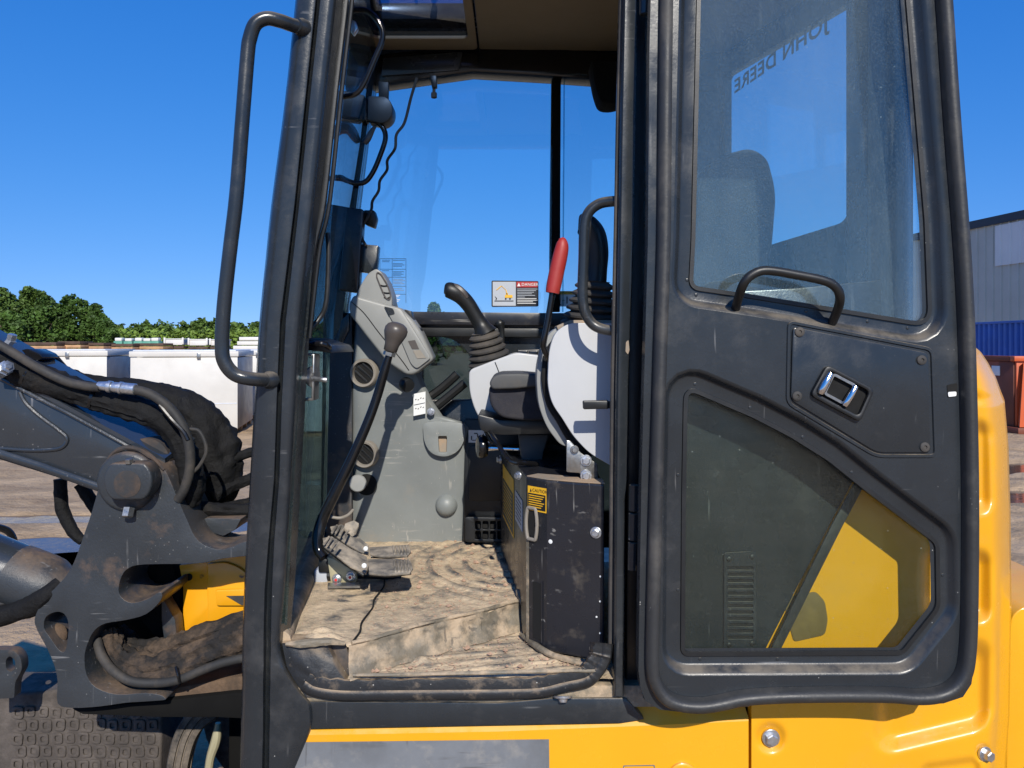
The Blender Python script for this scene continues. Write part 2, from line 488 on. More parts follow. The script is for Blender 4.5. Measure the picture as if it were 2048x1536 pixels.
def slab(outer, D, depth, holes=(), bev=0.002, seg=2, mp=None, vec=None):
    """Plate standing parallel to the picture: outline in photo pixels at distance D, thickness depth going away."""
    bm = bmesh.new()
    loops = []
    for lp in [outer] + list(holes):
        vs = [bm.verts.new(mp(p[0], p[1]) if mp else P(p[0], p[1], D)) for p in lp]
        loops.append([bm.edges.new((vs[i], vs[(i + 1) % len(vs)])) for i in range(len(vs))])
        if not holes:
            bm.faces.new(vs)
    if holes:
        bmesh.ops.triangle_fill(bm, use_beauty=True, use_dissolve=False, edges=[e for l in loops for e in l])
    r = bmesh.ops.extrude_face_region(bm, geom=bm.faces[:])
    bmesh.ops.translate(bm, verts=[g for g in r['geom'] if isinstance(g, bmesh.types.BMVert)], vec=vec or (0, depth, 0))
    bmesh.ops.recalc_face_normals(bm, faces=bm.faces[:])
    if bev:
        bevel_sharp(bm, bev, seg)
    return bm

def prism(base, vec, bev=0.0, seg=2):
    """Solid: a planar loop of world points pushed along vec."""
    bm = bmesh.new()
    bm.faces.new([bm.verts.new(p) for p in base])
    r = bmesh.ops.extrude_face_region(bm, geom=bm.faces[:])
    bmesh.ops.translate(bm, verts=[g for g in r['geom'] if isinstance(g, bmesh.types.BMVert)], vec=vec)
    bmesh.ops.recalc_face_normals(bm, faces=bm.faces[:])
    if bev:
        bevel_sharp(bm, bev, seg)
    return bm

def box(x0, x1, y0, y1, z0, z1, bev=0.0, seg=2):
    return prism([(x0, y0, z0), (x1, y0, z0), (x1, y0, z1), (x0, y0, z1)], (0, y1 - y0, 0), bev, seg)

def boxpx(u0, v0, u1, v1, D, depth, bev=0.003, seg=2):
    return slab([(u0, v0), (u1, v0), (u1, v1), (u0, v1)], D, depth, (), bev, seg)

def tube(path, r, seg=10, n=5, closed=False, cap=True, flat=1.0, wob=0.0, fold=0.0):
    """Round bar or hose through world points; r may be one radius or one per point."""
    path = [Vector(p) for p in path]
    rs = r if isinstance(r, (list, tuple)) else [r] * len(path)
    if n > 1 and len(path) > 2:
        rv = catmull([Vector((x, 0, 0)) for x in rs], n, closed)
        path = catmull(path, n, closed)
        rs = [x.x for x in rv]
    N = len(path)
    rings = []
    t0 = (path[1] - path[0]).normalized()
    ref = Vector((0, 1, 0)) if abs(t0.y) < 0.9 else Vector((1, 0, 0))
    nrm = (ref - t0 * ref.dot(t0)).normalized()
    for i in range(N):
        a = path[(i - 1) % N] if (closed or i > 0) else path[0]
        b = path[(i + 1) % N] if (closed or i < N - 1) else path[-1]
        t = (b - a).normalized()
        nrm = (nrm - t * nrm.dot(t)).normalized()
        bn = t.cross(nrm)
        ring = []
        for k in range(seg):
            an = 2 * math.pi * k / seg
            q = rs[i]
            if wob:
                q *= 1 + wob * mnoise.noise(Vector((i * 0.55, math.cos(an) * 1.4, math.sin(an) * 1.4 + path[0].x * 9)))
            if fold:
                sd_ = path[0].x * 7
                a1 = mnoise.noise(Vector((i * 0.07, math.cos(an) * 2.6 + sd_, math.sin(an) * 2.6)))
                a2 = mnoise.noise(Vector((i * 0.22, math.cos(an) * 1.8 + sd_, math.sin(an) * 1.8)))
                q *= 1 + fold * ((0.5 - abs(a1) * 2.2) * 0.9 + (0.4 - abs(a2) * 2.0) * 0.5)
            ring.append(path[i] + (nrm * math.cos(an) * flat + bn * math.sin(an)) * q)
        rings.append(ring)
    vs = [p for rg in rings for p in rg]
    fs = []
    for i in range(N if closed else N - 1):
        j = (i + 1) % N
        for k in range(seg):
            l = (k + 1) % seg
            fs.append((i * seg + k, i * seg + l, j * seg + l, j * seg + k))
    if cap and not closed:
        fs.append(tuple(range(seg))[::-1])
        fs.append(tuple((N - 1) * seg + k for k in range(seg)))
    return vs, fs

def pxtube(pts, r, **kw):
    """Bar through (u, v, D) triples."""
    return tube([P(*p) for p in pts], r, **kw)

def loft(rows, closed=False, capends=False):
    """Skin over rows of world points (same count in each)."""
    vs, fs = [], []
    n = len(rows[0])
    for r in rows:
        vs += [Vector(p) for p in r]
    for i in range(len(rows) - 1):
        for k in range(n if closed else n - 1):
            l = (k + 1) % n
            fs.append((i * n + k, i * n + l, (i + 1) * n + l, (i + 1) * n + k))
    if capends:
        fs.append(tuple(range(n))[::-1])
        fs.append(tuple((len(rows) - 1) * n + k for k in range(n)))
    return vs, fs

def fixn(geo):
    bm = bmesh.new()
    vs = [bm.verts.new(v) for v in geo[0]]
    for f in geo[1]:
        try:
            bm.faces.new([vs[i] for i in f])
        except ValueError:
            pass
    bmesh.ops.recalc_face_normals(bm, faces=bm.faces[:])
    return bm

def lathe(c, axis, prof, seg=20):
    """Turned piece: prof = [(distance along axis, radius), ...] from point c."""
    c, ax = Vector(c), Vector(axis).normalized()
    ref = Vector((0, 0, 1)) if abs(ax.z) < 0.9 else Vector((1, 0, 0))
    e1 = (ref - ax * ref.dot(ax)).normalized()
    e2 = ax.cross(e1)
    rows = [[c + ax * h + (e1 * math.cos(2 * math.pi * k / seg) + e2 * math.sin(2 * math.pi * k / seg)) * max(r, 1e-5) for k in range(seg)] for h, r in prof]
    return fixn(loft(rows, closed=True, capends=True))

def band(path, D, prof, closed=True, n=4, smooth_path=True):
    """Moulding that follows a pixel path on the plane D; prof = [(sideways px, towards-camera metres), ...]."""
    pts = [Vector((p[0], p[1], 0)) for p in path]
    if smooth_path:
        pts = catmull(pts, n, closed)
    N = len(pts)
    rows = []
    for i in range(N):
        a = pts[(i - 1) % N] if (closed or i > 0) else pts[0]
        b = pts[(i + 1) % N] if (closed or i < N - 1) else pts[-1]
        t = (b - a).normalized()
        nx, ny = t.y, -t.x
        row = []
        for s, h in prof:
            q = P(pts[i].x + nx * s, pts[i].y + ny * s, D)
            q.y -= h
            row.append(q)
        rows.append(row)
    if closed:
        rows.append(rows[0])
        vs, fs = loft(rows)
        n_ = len(prof)
        base = (len(rows) - 1) * n_
        fs = [tuple((i - base if i >= base else i) for i in f) for f in fs]
        return fixn((vs[:base], fs))
    return fixn(loft(rows))

def grid_surf(fn, nu, nv):
    """Surface from fn(s, t) in the unit square."""
    vs = [fn(i / nu, j / nv) for j in range(nv + 1) for i in range(nu + 1)]
    fs = [(j * (nu + 1) + i, j * (nu + 1) + i + 1, (j + 1) * (nu + 1) + i + 1, (j + 1) * (nu + 1) + i) for j in range(nv) for i in range(nu)]
    return vs, fs

def lerp(a, b, t):
    return a + (b - a) * t

def interp(tab, x):
    """Piecewise linear table [(x, y), ...]."""
    if x <= tab[0][0]:
        return tab[0][1]
    for (x0, y0), (x1, y1) in zip(tab, tab[1:]):
        if x <= x1:
            return y0 + (y1 - y0) * (x - x0) / (x1 - x0)
    return tab[-1][1]

def sst(a, b, x):
    t = max(0.0, min(1.0, (x - a) / (b - a)))
    return t * t * (3 - 2 * t)

def text_geo(body, size, origin, ex, ey, align='LEFT', space=1.0, bold=0.0):
    cu = bpy.data.curves.new("lettering_source", 'FONT')
    cu.body = body
    cu.size = size
    cu.align_x = align
    cu.align_y = 'CENTER'
    cu.space_character = space
    cu.resolution_u = 3
    cu.offset = bold
    ob = bpy.data.objects.new("lettering_source", cu)
    COL.objects.link(ob)
    dg = bpy.context.evaluated_depsgraph_get()
    dg.update()
    me = bpy.data.meshes.new_from_object(ob.evaluated_get(dg))
    o, ex, ey = Vector(origin), Vector(ex), Vector(ey)
    vs = [o + ex * v.co.x + ey * v.co.y for v in me.vertices]
    fs = [tuple(p.vertices) for p in me.polygons]
    bpy.data.objects.remove(ob)
    bpy.data.curves.remove(cu)
    bpy.data.meshes.remove(me)
    return vs, fs

def hexbolt(name, p, r, h, parent, mat='zinc', axis=(0, -1, 0), washer=True):
    p, ax = Vector(p), Vector(axis).normalized()
    ref = Vector((0, 0, 1)) if abs(ax.z) < 0.9 else Vector((1, 0, 0))
    e1 = (ref - ax * ref.dot(ax)).normalized()
    e2 = ax.cross(e1)
    rows = []
    prof = ([(0, 1.5, 0), (h * 0.25, 1.5, 0), (h * 0.3, 1.42, 0)] if washer else []) + [(h * 0.3 if washer else 0, 1.0, 1), (h * 0.92, 1.0, 1), (h, 0.84, 1)]
    for hh, k, hexy in prof:
        row = []
        for i in range(24):
            a = 2 * math.pi * i / 24
            rr = r * k
            if hexy:
                m = (a % (math.pi / 3)) - math.pi / 6
                rr *= 0.9 / math.cos(m)
            row.append(p + ax * hh + (e1 * math.cos(a) + e2 * math.sin(a)) * rr)
        rows.append(row)
    return add(name, fixn(loft(rows, closed=True, capends=True)), mat, parent, smooth=25)

# ================================================================ THE SETTING
# ---------------------------------------------------------------- ground and puddles
PUDDLES = [(-3.75, 6.15, 0.75, 0.42), (-3.05, 5.75, 0.5, 0.22), (-4.6, 7.15, 0.9, 0.22), (-2.6, 6.9, 0.6, 0.25), (-4.3, 5.1, 0.5, 0.3),
           (6.9, 10.0, 1.1, 0.62), (5.6, 8.2, 0.8, 0.5), (8.4, 11.6, 0.8, 0.3), (-1.9, 9.2, 0.7, 0.3)]

def ground_z(x, y):
    r = math.hypot(x, y)
    k = 1.0 - sst(25, 60, r)
    z = k * (0.030 * mnoise.noise(Vector((x * 0.9, y * 0.9, 1.3))) + 0.016 * mnoise.noise(Vector((x * 3.3, y * 3.3, 4.1)))
             + 0.011 * mnoise.noise(Vector((x * 9, y * 9, 7.7))))
    if x > 2.5 and r < 30:
        z += 0.035 * max(0, mnoise.noise(Vector((x * 2.2, y * 5.0, 2.0)))) + 0.02 * mnoise.noise(Vector((x * 6, y * 11, 5)))
    for px, py, rx, ry in PUDDLES:
        d = math.hypot((x - px) / rx, (y - py) / ry) + 0.30 * mnoise.noise(Vector((x * 2.4, y * 2.4, 9.0)))
        z -= 0.075 * (1 - sst(0.6, 1.25, d))
    return z

def axis_steps(lo, hi, fine, far):
    a, x, s = [], hi, fine
    n = int((hi - lo) / fine)
    mid = [lo + fine * i for i in range(n + 1)]
    up, s, x = [], fine, mid[-1]
    while x < far:
        s *= 1.22
        x += s
        up.append(x)
    dn, s, x = [], fine, lo
    while x > -far:
        s *= 1.22
        x -= s
        dn.append(x)
    return dn[::-1] + mid + up

gx = axis_steps(-9.0, 10.0, 0.09, 2500)
gy = axis_steps(2.0, 15.5, 0.09, 2500)
gv = [(x, y, ground_z(x, y)) for y in gy for x in gx]
W = len(gx)
gf = [(j * W + i, j * W + i + 1, (j + 1) * W + i + 1, (j + 1) * W + i) for j in range(len(gy) - 1) for i in range(W - 1)]
pm('mud_ground', (0.43, 0.30, 0.175), 0.85, var=0.25, vscale=1.6, dirt=(0.20, 0.135, 0.082), dlo=0.46, dhi=0.66, dscale=2.2, dmax=0.85, bump=0.035, bscale=14,
   speck=(0.36, 0.29, 0.23), sscale=26, sthr=0.2, sgate=0.42, dstretch=(0.5, 1, 1))
add('ground', (gv, gf), 'mud_ground', smooth=60, kind='structure')
m = pm('puddle_water', (0.10, 0.07, 0.05), 0.11, var=0.05)
m.node_tree.nodes['Principled BSDF'].inputs['IOR'].default_value = 1.5
for px, py, rx, ry in PUDDLES:
    ring = [(px + rx * 1.6 * math.cos(a), py + ry * 1.7 * math.sin(a), -0.034) for a in [2 * math.pi * k / 28 for k in range(28)]]
    add('puddle', (ring, [tuple(range(28))]), 'puddle_water', smooth=0, kind='structure')

# ---------------------------------------------------------------- white insulated totes on pallets
TH = math.radians(10.9)
def rotbox(x0, x1, y0, y1, z0, z1, origin, th, bev=0.0):
    bm = box(x0, x1, y0, y1, z0, z1, bev)
    bmesh.ops.rotate(bm, verts=bm.verts[:], cent=(0, 0, 0), matrix=Matrix.Rotation(th, 3, 'Z'))
    bmesh.ops.translate(bm, verts=bm.verts[:], vec=origin)
    return bm

def tote(fr, w, d, h, label, seam=None):
    """fr = front right bottom corner on the ground."""
    o = Vector((fr[0], fr[1], 0))
    t = empty('storage_tote', o, label, 'tote', 'white storage totes in the yard')
    z0 = 0.10
    lidz = h - 0.13
    add('front_panel', rotbox(-w, 0, 0, 0.03, z0, lidz, o, TH, 0.006), 'tote_white', t)
    add('side_panel', rotbox(-0.03, 0, 0.033, d, z0, lidz - 0.003, o, TH, 0.006), 'tote_aluminium', t)
    add('side_panel', rotbox(-w, -w + 0.03, 0.033, d, z0, lidz - 0.003, o, TH, 0.006), 'tote_aluminium', t)
    add('back_panel', rotbox(-w + 0.033, -0.033, d - 0.03, d, z0, lidz - 0.003, o, TH, 0.006), 'tote_white', t)
    add('lid', rotbox(-w - 0.02, 0.02, -0.02, d + 0.02, lidz + 0.012, h - 0.02, o, TH, 0.012), 'tote_white', t)
    add('lid_top', rotbox(-w + 0.03, -0.03, 0.03, d - 0.03, h - 0.019, h, o, TH, 0.008), 'tote_lid', t)
    add('lid_latch', rotbox(-w * 0.36 - 0.04, -w * 0.36 + 0.02, -0.035, -0.021, lidz - 0.03, h - 0.05, o, TH, 0.004), 'steel', t)
    if seam:
        add('seam_strip', rotbox(-w + 0.01, -0.01, -0.006, -0.001, seam - 0.008, seam + 0.008, o, TH), 'tote_lid', t)
    for k in range(4):
        yy = 0.06 + k * (d - 0.2) / 3
        add('pallet_block', rotbox(-w + 0.1, -0.02, yy, yy + 0.1, 0.0, z0 - 0.004, o, TH, 0.004), 'wood', t)
    return t

fr1, fr2 = Vector((-7.34, 13.93)), Vector((-4.90, 13.73))
step = fr2 - fr1
bk = Vector((-math.sin(TH), math.cos(TH))) * 2.35
tote(fr1, 1.78, 1.9, 1.52, 'white storage tote with grey side, left of the two below the trees')
tote(fr2, 1.78, 1.9, 1.51, 'white storage tote with a low seam line, seen under the bent grab handle', 0.56)
tote(fr2 + step * 1.02, 1.78, 1.9, 1.51, 'white storage tote glimpsed through the small front cab window')
tote(fr1 - step, 1.78, 1.9, 1.50, 'white storage tote at the left edge behind the boom')
tote(fr1 + bk, 1.78, 1.9, 1.49, 'white storage tote in the back row, behind the left one')
tote(fr2 + bk + Vector((0.55, 0.5)), 1.78, 1.9, 1.50, 'white storage tote in the back row, just left of the cab pillar')

# ---------------------------------------------------------------- far white crates on timber stacks
def stack_under(t, x0, x1, y0, y1, z0, z1, mats):
    n = max(1, int(round((z1 - z0) / 0.16)))
    for k in range(n):
        a = z0 + (z1 - z0) * k / n
        b = z0 + (z1 - z0) * (k + 0.78) / n
        add('timber_layer', box(x0 + random.uniform(-.03, .03), x1 + random.uniform(-.03, .03), y0, y1, a, b, 0.004), mats[k % len(mats)], t)

def white_crate(u0, u1, vt, vb, D, label):
    a, b = P(u0, vb, D), P(u1, vt, D)
    c = Vector(((a.x + b.x) / 2, D, 0))
    t = empty('white_crate', c, label, 'crate', 'white crates on timber')
    h = b.z - a.z
    add('crate_body', box(a.x + 0.05, b.x - 0.05, D, D + 0.9, a.z, a.z + h * 0.72, 0.02), 'crate_white', t)
    add('rim', box(a.x, b.x, D - 0.03, D + 0.93, a.z + h * 0.725, a.z + h * 0.86, 0.02), 'crate_white', t)
    for s in (a.x, b.x - 0.09):
        add('corner_post', box(s, s + 0.09, D - 0.06, D - 0.032, a.z + h * 0.1, b.z, 0.01), 'crate_white', t)
    stack_under(t, a.x + 0.02, b.x - 0.02, D, D + 0.9, 0.0, a.z - 0.02, ['dark_rust_steel', 'wood', 'wood_yellow'])
    return t

white_crate(328, 368, 675, 690, 38, 'white crate on yellow timber, leftmost of the far row behind the totes')
white_crate(376, 416, 676, 691, 38, 'white crate on yellow timber, second in the far row behind the totes')
white_crate(419, 450, 677, 691, 38, 'white crate on yellow timber, partly behind the bent grab handle')
def white_slabs():
    D = 27.0
    t = empty('slab_stack', (P(495, 690, D).x, D, 0), 'stack of three white slabs between grab handle and cab pillar', 'slabs')
    for u0, u1, v0, v1 in ((478, 520, 674, 681), (474, 517, 682.5, 690), (466, 515, 691.5, 699)):
        a, b = P(u0, v1, D), P(u1, v0, D)
        add('slab', box(a.x, b.x, D, D + 1.0, a.z, b.z, 0.015), 'crate_white', t)
    stack_under(t, P(468, 690, D).x, P(514, 690, D).x, D + .02, D + .95, 0, P(0, 700, D).z, ['wood', 'dark_rust_steel'])
white_slabs()
_sml = ['leftmost small white tub with green base under the treeline', 'second small white tub with green base under the treeline',
        'third small white tub with green base under the treeline', 'fourth small white tub with green base under the treeline',
        'fifth small white tub with green base, nearest the far white crates']
for k, u in enumerate((236, 256, 276, 293, 309)):
    D = 52.0
    a, b = P(u - 7, 686, D), P(u + 7, 675.5 + (k % 2), D)
    t = empty('white_tub', ((a.x + b.x) / 2, D, 0), _sml[k], 'tub', 'small white tubs')
    bz = a.z + (b.z - a.z) * 0.35
    add('tub_base', box(a.x - .05, b.x + .05, D - .05, D + .6, a.z - 0.2, bz, 0.03), 'crate_green', t)
    add('tub_body', box(a.x, b.x, D, D + .5, bz + 0.003, b.z, 0.06), 'crate_white', t)
    stack_under(t, a.x - .1, b.x + .1, D, D + .5, 0, a.z - 0.22, ['dark_rust_steel', 'wood'])
_pl = ['long low stack of brown boards, leftmost under the dark trees', 'low stack of brown boards, second under the dark trees', 'low stack of tan boards right of the dark trees',
       'low stack of brown boards below the small white tubs', 'low stack of boards just left of the far white crates']
for k, (u0, u1, vt) in enumerate(((20, 112, 683), (114, 160, 681), (162, 206, 684), (208, 266, 686), (268, 326, 685))):
    D = 34.0 + k * 0.7
    a, b = P(u0, 694, D), P(u1, vt, D)
    t = empty('board_stack', ((a.x + b.x) / 2, D, 0), _pl[k], 'boards', 'stacks of boards')
    stack_under(t, a.x, b.x, D, D + 1.1, 0, b.z, ['dark_rust_steel', 'wood', 'dark_rust_steel', 'wood_yellow', 'wood'])

# ---------------------------------------------------------------- trees
def leaf_mass(lobes, n, size, seed):
    rnd = random.Random(seed)
    vs, fs = [], []
    tot = sum(r[0] * r[1] * r[2] for _, r in lobes)
    for c, r in lobes:
        for _ in range(int(n * r[0] * r[1] * r[2] / tot)):
            while True:
                d = Vector((rnd.uniform(-1, 1), rnd.uniform(-1, 1), rnd.uniform(-1, 1)))
                if 0.05 < d.length < 1:
                    break
            d *= (0.55 + 0.45 * rnd.random()) / max(d.length, 0.35) if rnd.random() < 0.75 else 1.0
            p = Vector((c[0] + d.x * r[0], c[1] + d.y * r[1], c[2] + d.z * r[2]))
            if mnoise.noise(p * (0.25 / size)) + 0.6 * mnoise.noise(p * (0.6 / size)) < -0.16:
                continue
            a = Vector((rnd.gauss(0, 1), rnd.gauss(0, 1), rnd.gauss(0, 0.6))).normalized()
            b = a.cross(Vector((rnd.gauss(0, 1), rnd.gauss(0, 1), rnd.gauss(0, 1)))).normalized()
            s = size * rnd.uniform(0.55, 1.25)
            k = len(vs)
            vs += [p - a * s * 0.5, p + b * s * 0.33, p + a * s * 0.5, p - b * s * 0.33]
            fs.append((k, k + 1, k + 2, k + 3))
    return vs, fs

def tree(u, vtop, wpx, D, mat, label, seed, n=5200, low=0.0):
    rnd = random.Random(seed)
    x = (u - UC) * D / FPX
    ztop = CAM_H + (VH - vtop) * D / FPX
    w = wpx * D / FPX / 2
    t = empty('broadleaf_tree', (x, D, 0), label, 'tree', 'trees beyond the yard')
    trunk = [Vector((x, D, -0.05)), Vector((x + .1 * w, D, ztop * .25)), Vector((x - .05 * w, D, ztop * .5)), Vector((x + .05 * w, D, ztop * .8))]
    add('trunk', tube(trunk, [0.24, 0.18, 0.12, 0.04], seg=8, n=3), 'bark', t)
    lobes = [((x, D, ztop * 0.58), (w * 0.72, w * 0.72, ztop * 0.30)), ((x, D, ztop * 0.84), (w * 0.42, w * 0.42, ztop * 0.16))]
    for k in range(13):
        a = rnd.uniform(0, 6.28)
        zz = ztop * rnd.uniform(max(0.12, low), 0.86)
        rr = w * rnd.uniform(0.18, 0.42)
        q = w * (0.86 - 0.42 * (zz / ztop))
        c = (x + math.cos(a) * q, D + math.sin(a) * q * 0.8, zz)
        lobes.append((c, (rr, rr, rr * 0.8)))
        add('limb', tube([Vector((x, D, zz * 0.62)), Vector((lerp(x, c[0], .6), lerp(D, c[1], .6), zz * .85)), Vector(c)], [0.09, 0.06, 0.02], seg=6, n=2), 'bark', t)
    add('crown', leaf_mass(lobes, int(n * 2.6), 0.30, seed), mat, t, smooth=0)
    return t

tree(2, 574, 100, 64, 'leaf_mid', 'sunlit leafy tree at the left edge, rising behind the dark trees', 3)
tree(58, 571, 84, 66, 'leaf_mid', 'tall sunlit tree, second from the left edge', 11)
tree(20, 622, 90, 58, 'leaf_dark', 'lower dark bushy tree at the left edge above the boom', 5)
tree(92, 592, 92, 61, 'leaf_dark', 'dark dense tree in the middle of the left clump', 17)
tree(142, 588, 96, 62, 'leaf_dark', 'broad dark tree with the highest crown right of the clump middle', 23)
tree(192, 606, 76, 61, 'leaf_dark', 'dark narrower tree near the right end of the clump', 31)
tree(216, 640, 56, 60, 'leaf_dark', 'smallest dark tree at the right end of the clump', 37)
tree(868, 604, 62, 60, 'leaf_mid', 'small tree crown showing over the far cab panel, left of the joystick', 41, 4000)
tree(1742, 596, 110, 72, 'leaf_dark', 'dark tree seen through the lower right of the door window', 43, 4000)
tree(1840, 604, 90, 74, 'leaf_dark', 'dark tree low in the right corner of the door window', 47, 3500)

def wood_row(name, D, vtop, u0, u1, mat, seed, n, label, size, amp):
    rnd = random.Random(seed)
    lobes = []
    u = u0
    while u < u1:
        x = (u - UC) * D / FPX
        zt = CAM_H + (VH - vtop) * D / FPX + amp * mnoise.noise(Vector((u * 0.02, seed, 0)))
        w = rnd.uniform(18, 34) * D / FPX
        lobes.append(((x, D + rnd.uniform(-6, 6), zt * 0.5), (w, w * 0.7, zt * 0.5)))
        u += rnd.uniform(8, 14)
    add(name, leaf_mass(lobes, n, size, seed), mat, smooth=0, kind='stuff', label=label, cat='woodland')
wood_row('far_wood', 150, 641, -60, 640, 'leaf_mid', 51, 60000, 'dark green far woodland along the horizon', 0.95, 1.2)
wood_row('far_wood', 152, 643, 650, 2700, 'leaf_mid', 57, 70000, 'green far woodland along the horizon right of the machine', 1.35, 1.2)
wood_row('far_wood', 148, 645, -1500, -70, 'leaf_mid', 59, 45000, 'green far woodland beyond the left edge', 1.35, 1.2)
wood_row('near_scrub', 112, 657, 190, 640, 'leaf_pale', 53, 30000, 'pale green scrub in front of the far woodland', 0.62, 0.9)

# ---------------------------------------------------------------- warehouse, container, skip at the right
def warehouse():
    a, b = Vector((30.2, 32.0)), Vector((26.7, 56.0))
    d = (b - a).normalized()
    nrm = Vector((-d.y, d.x))          # faces the yard (towards -x)
    L, H = (b - a).length, 9.0
    t = empty('warehouse', (a.x, a.y, 0), 'tall grey corrugated metal warehouse behind the blue container', 'building')
    def Q(s, o, z):
        return Vector((a.x + d.x * s + nrm.x * o, a.y + d.y * s + nrm.y * o, z))
    def corr(s0, s1, z0, z1, off, pitch=0.62):
        n = int((s1 - s0) / pitch)
        rows_b, rows_t = [], []
        for k in range(n):
            s = s0 + (s1 - s0) * k / n
            w = (s1 - s0) / n
            for f, o in ((0, 0), (0.30, 0), (0.36, 0.07), (0.5, 0.07), (0.56, 0.0)):
                rows_b.append(Q(s + w * f, off + o, z0))
                rows_t.append(Q(s + w * f, off + o, z1))
        rows_b.append(Q(s1, off, z0))
        rows_t.append(Q(s1, off, z1))
        return fixn(loft([rows_b, rows_t]))
    add('wall', corr(0, L, 0, H, 0), 'wall_metal', t, smooth=20)
    s = 1.5
    for s0, s1, z0 in ((0.5, 4.0, 6.2), (10.2, 13.1, 6.2), (16.6, 18.1, 6.2), (20.6, 21.4, 6.2), (23.0, 24.0, 6.2)):
        add('skylight_panel', corr(s0, s1, z0, 8.55, 0.075), 'wall_panel_pale', t, smooth=20)
    trim = [Q(-0.3, 0.16, H - 0.35), Q(-0.3, 0.16, H + 0.12), Q(-0.3, -0.5, H + 0.12), Q(-0.3, -0.5, H - 0.35)]
    add('eave_trim', prism(trim, Q(L + .3, 0, 0) - Q(-0.3, 0, 0)), 'roof_trim', t)
    add('end_wall', prism([Q(L, -0.01, 0), Q(L, -0.01, H - 0.36), Q(L, -14, H - 0.36), Q(L, -14, 0)], Vector((d.x, d.y, 0)) * 0.2), 'wall_metal', t)
    add('roof', prism([Q(-0.3, -0.51, H), Q(-0.3, -14, H + 1.1), Q(-0.3, -14, H + 0.9), Q(-0.3, -0.51, H - 0.2)], Q(L + .3, 0, 0) - Q(-0.3, 0, 0)), 'roof_trim', t)
    p = Q(11.6, -0.9, H)
    add('vent_pipe', lathe(p, (0, 0, 1), [(0, .12), (.62, .12), (.63, .20), (.75, .20), (.78, .10)], 14), 'wall_panel_pale', t)
warehouse()

def container():
    x0, y0, y1, H = 20.55, 27.0, 39.2, 2.6
    t = empty('shipping_container', (x0, y0, 0), 'blue corrugated shipping container in front of the grey warehouse', 'container')
    rb, rt = [], []
    n = 34
    for k in range(n):
        y = y0 + .12 + (y1 - y0 - .24) * k / n
        w = (y1 - y0 - .24) / n
        for f, o in ((0, 0), (0.3, 0), (0.45, 0.10), (0.75, 0.10), (0.9, 0)):
            rb.append(Vector((x0 + o - 0.02 * k / n, y + w * f, 0.15)))
            rt.append(Vector((x0 + o - 0.02 * k / n, y + w * f, H - 0.1)))
    add('side_wall', fixn(loft([rb, rt])), 'container_blue', t, smooth=20)
    for z0, z1 in ((0.0, 0.15), (H - 0.1, H)):
        add('rail', box(x0 - 0.05, x0 + 0.1, y0, y1, z0, z1, 0.01), 'container_blue', t)
    for y in (y0, y1 - 0.12):
        add('corner_post', box(x0 - 0.055, x0 + 0.11, y, y + 0.12, 0.151, H - 0.101, 0.01), 'container_blue', t)
    add('roof', box(x0 + 0.103, x0 + 2.4, y0 + .01, y1 - .01, H - 0.08, H - 0.02), 'container_blue', t)
    add('end_wall', box(x0 + 0.12, x0 + 2.4, y0 + 0.02, y0 + 0.1, 0.0, H - 0.09), 'container_blue', t)
container()

def skip():
    x0, y0, H = 9.12, 13.9, 1.40
    t = empty('skip_bin', (x0, y0, 0), 'orange steel skip with its shaded side coloured darker, beyond the rear of the machine', 'skip')
    add('front_wall', box(x0 + 0.0, x0 + 3.0, y0, y0 + 0.05, 0.12, H - .1, 0.01), 'skip_orange', t)
    add('side_wall', box(x0 - .02, x0 + .04, y0 + 0.053, y0 + 4.2, 0.12, H - .1, 0.01), 'skip_shaded', t)
    add('rim', box(x0 - 0.07, x0 + 3.05, y0 - 0.05, y0 + 0.08, H - 0.097, H, 0.015), 'skip_orange', t)
    add('rim', box(x0 - 0.07, x0 + .06, y0 + .083, y0 + 4.2, H - 0.097, H, 0.015), 'skip_shaded', t)
    for s in (0.0, 0.9, 1.8):
        vs = [(x0 + s + .02, y0 - .003, 0.13), (x0 + s - .05, y0 - .16, 0.13), (x0 + s + .06, y0 - .10, H - .12), (x0 + s + .12, y0 - .003, H - .12),
              (x0 + s + .22, y0 - .003, 0.13), (x0 + s + .20, y0 - .16, 0.13), (x0 + s + .20, y0 - .10, H - .12), (x0 + s + .2, y0 - .003, H - .12)]
        fs = [(0, 1, 2, 3), (4, 5, 6, 7), (0, 1, 5, 4), (1, 2, 6, 5), (2, 3, 7, 6), (0, 3, 7, 4)]
        add('stiffener', fixn((vs, fs)), 'skip_orange', t, smooth=20)
    add('skid', box(x0 - .1, x0 + 3, y0 - .2, y0 + 4.2, 0.0, 0.117, 0.01), 'skip_shaded', t)
    c = Vector((x0 - .023, y0 + .55, 1.12))
    add('label_plate', box(c.x - .012, c.x, c.y - .12, c.y + .12, c.z - .09, c.z + .09, 0.002), 'white_vinyl', t)
skip()

# ================================================================ THE EXCAVATOR
EX = empty('excavator', (0.25, 2.1, 0.0), 'yellow and charcoal mini excavator with its cab door swung open', 'excavator')

def hslab(outer, z, th, holes=(), bev=0.003):
    bm = bmesh.new()
    es = []
    for lp in [outer] + list(holes):
        vs = [bm.verts.new((p[0], p[1], z)) for p in lp]
        es += [bm.edges.new((vs[i], vs[(i + 1) % len(vs)])) for i in range(len(vs))]
        if not holes:
            bm.faces.new(vs)
    if holes:
        bmesh.ops.triangle_fill(bm, use_beauty=True, edges=es)
    r = bmesh.ops.extrude_face_region(bm, geom=bm.faces[:])
    bmesh.ops.translate(bm, verts=[g for g in r['geom'] if isinstance(g, bmesh.types.BMVert)], vec=(0, 0, th))
    bmesh.ops.recalc_face_normals(bm, faces=bm.faces[:])
    if bev:
        bevel_sharp(bm, bev)
    return bm

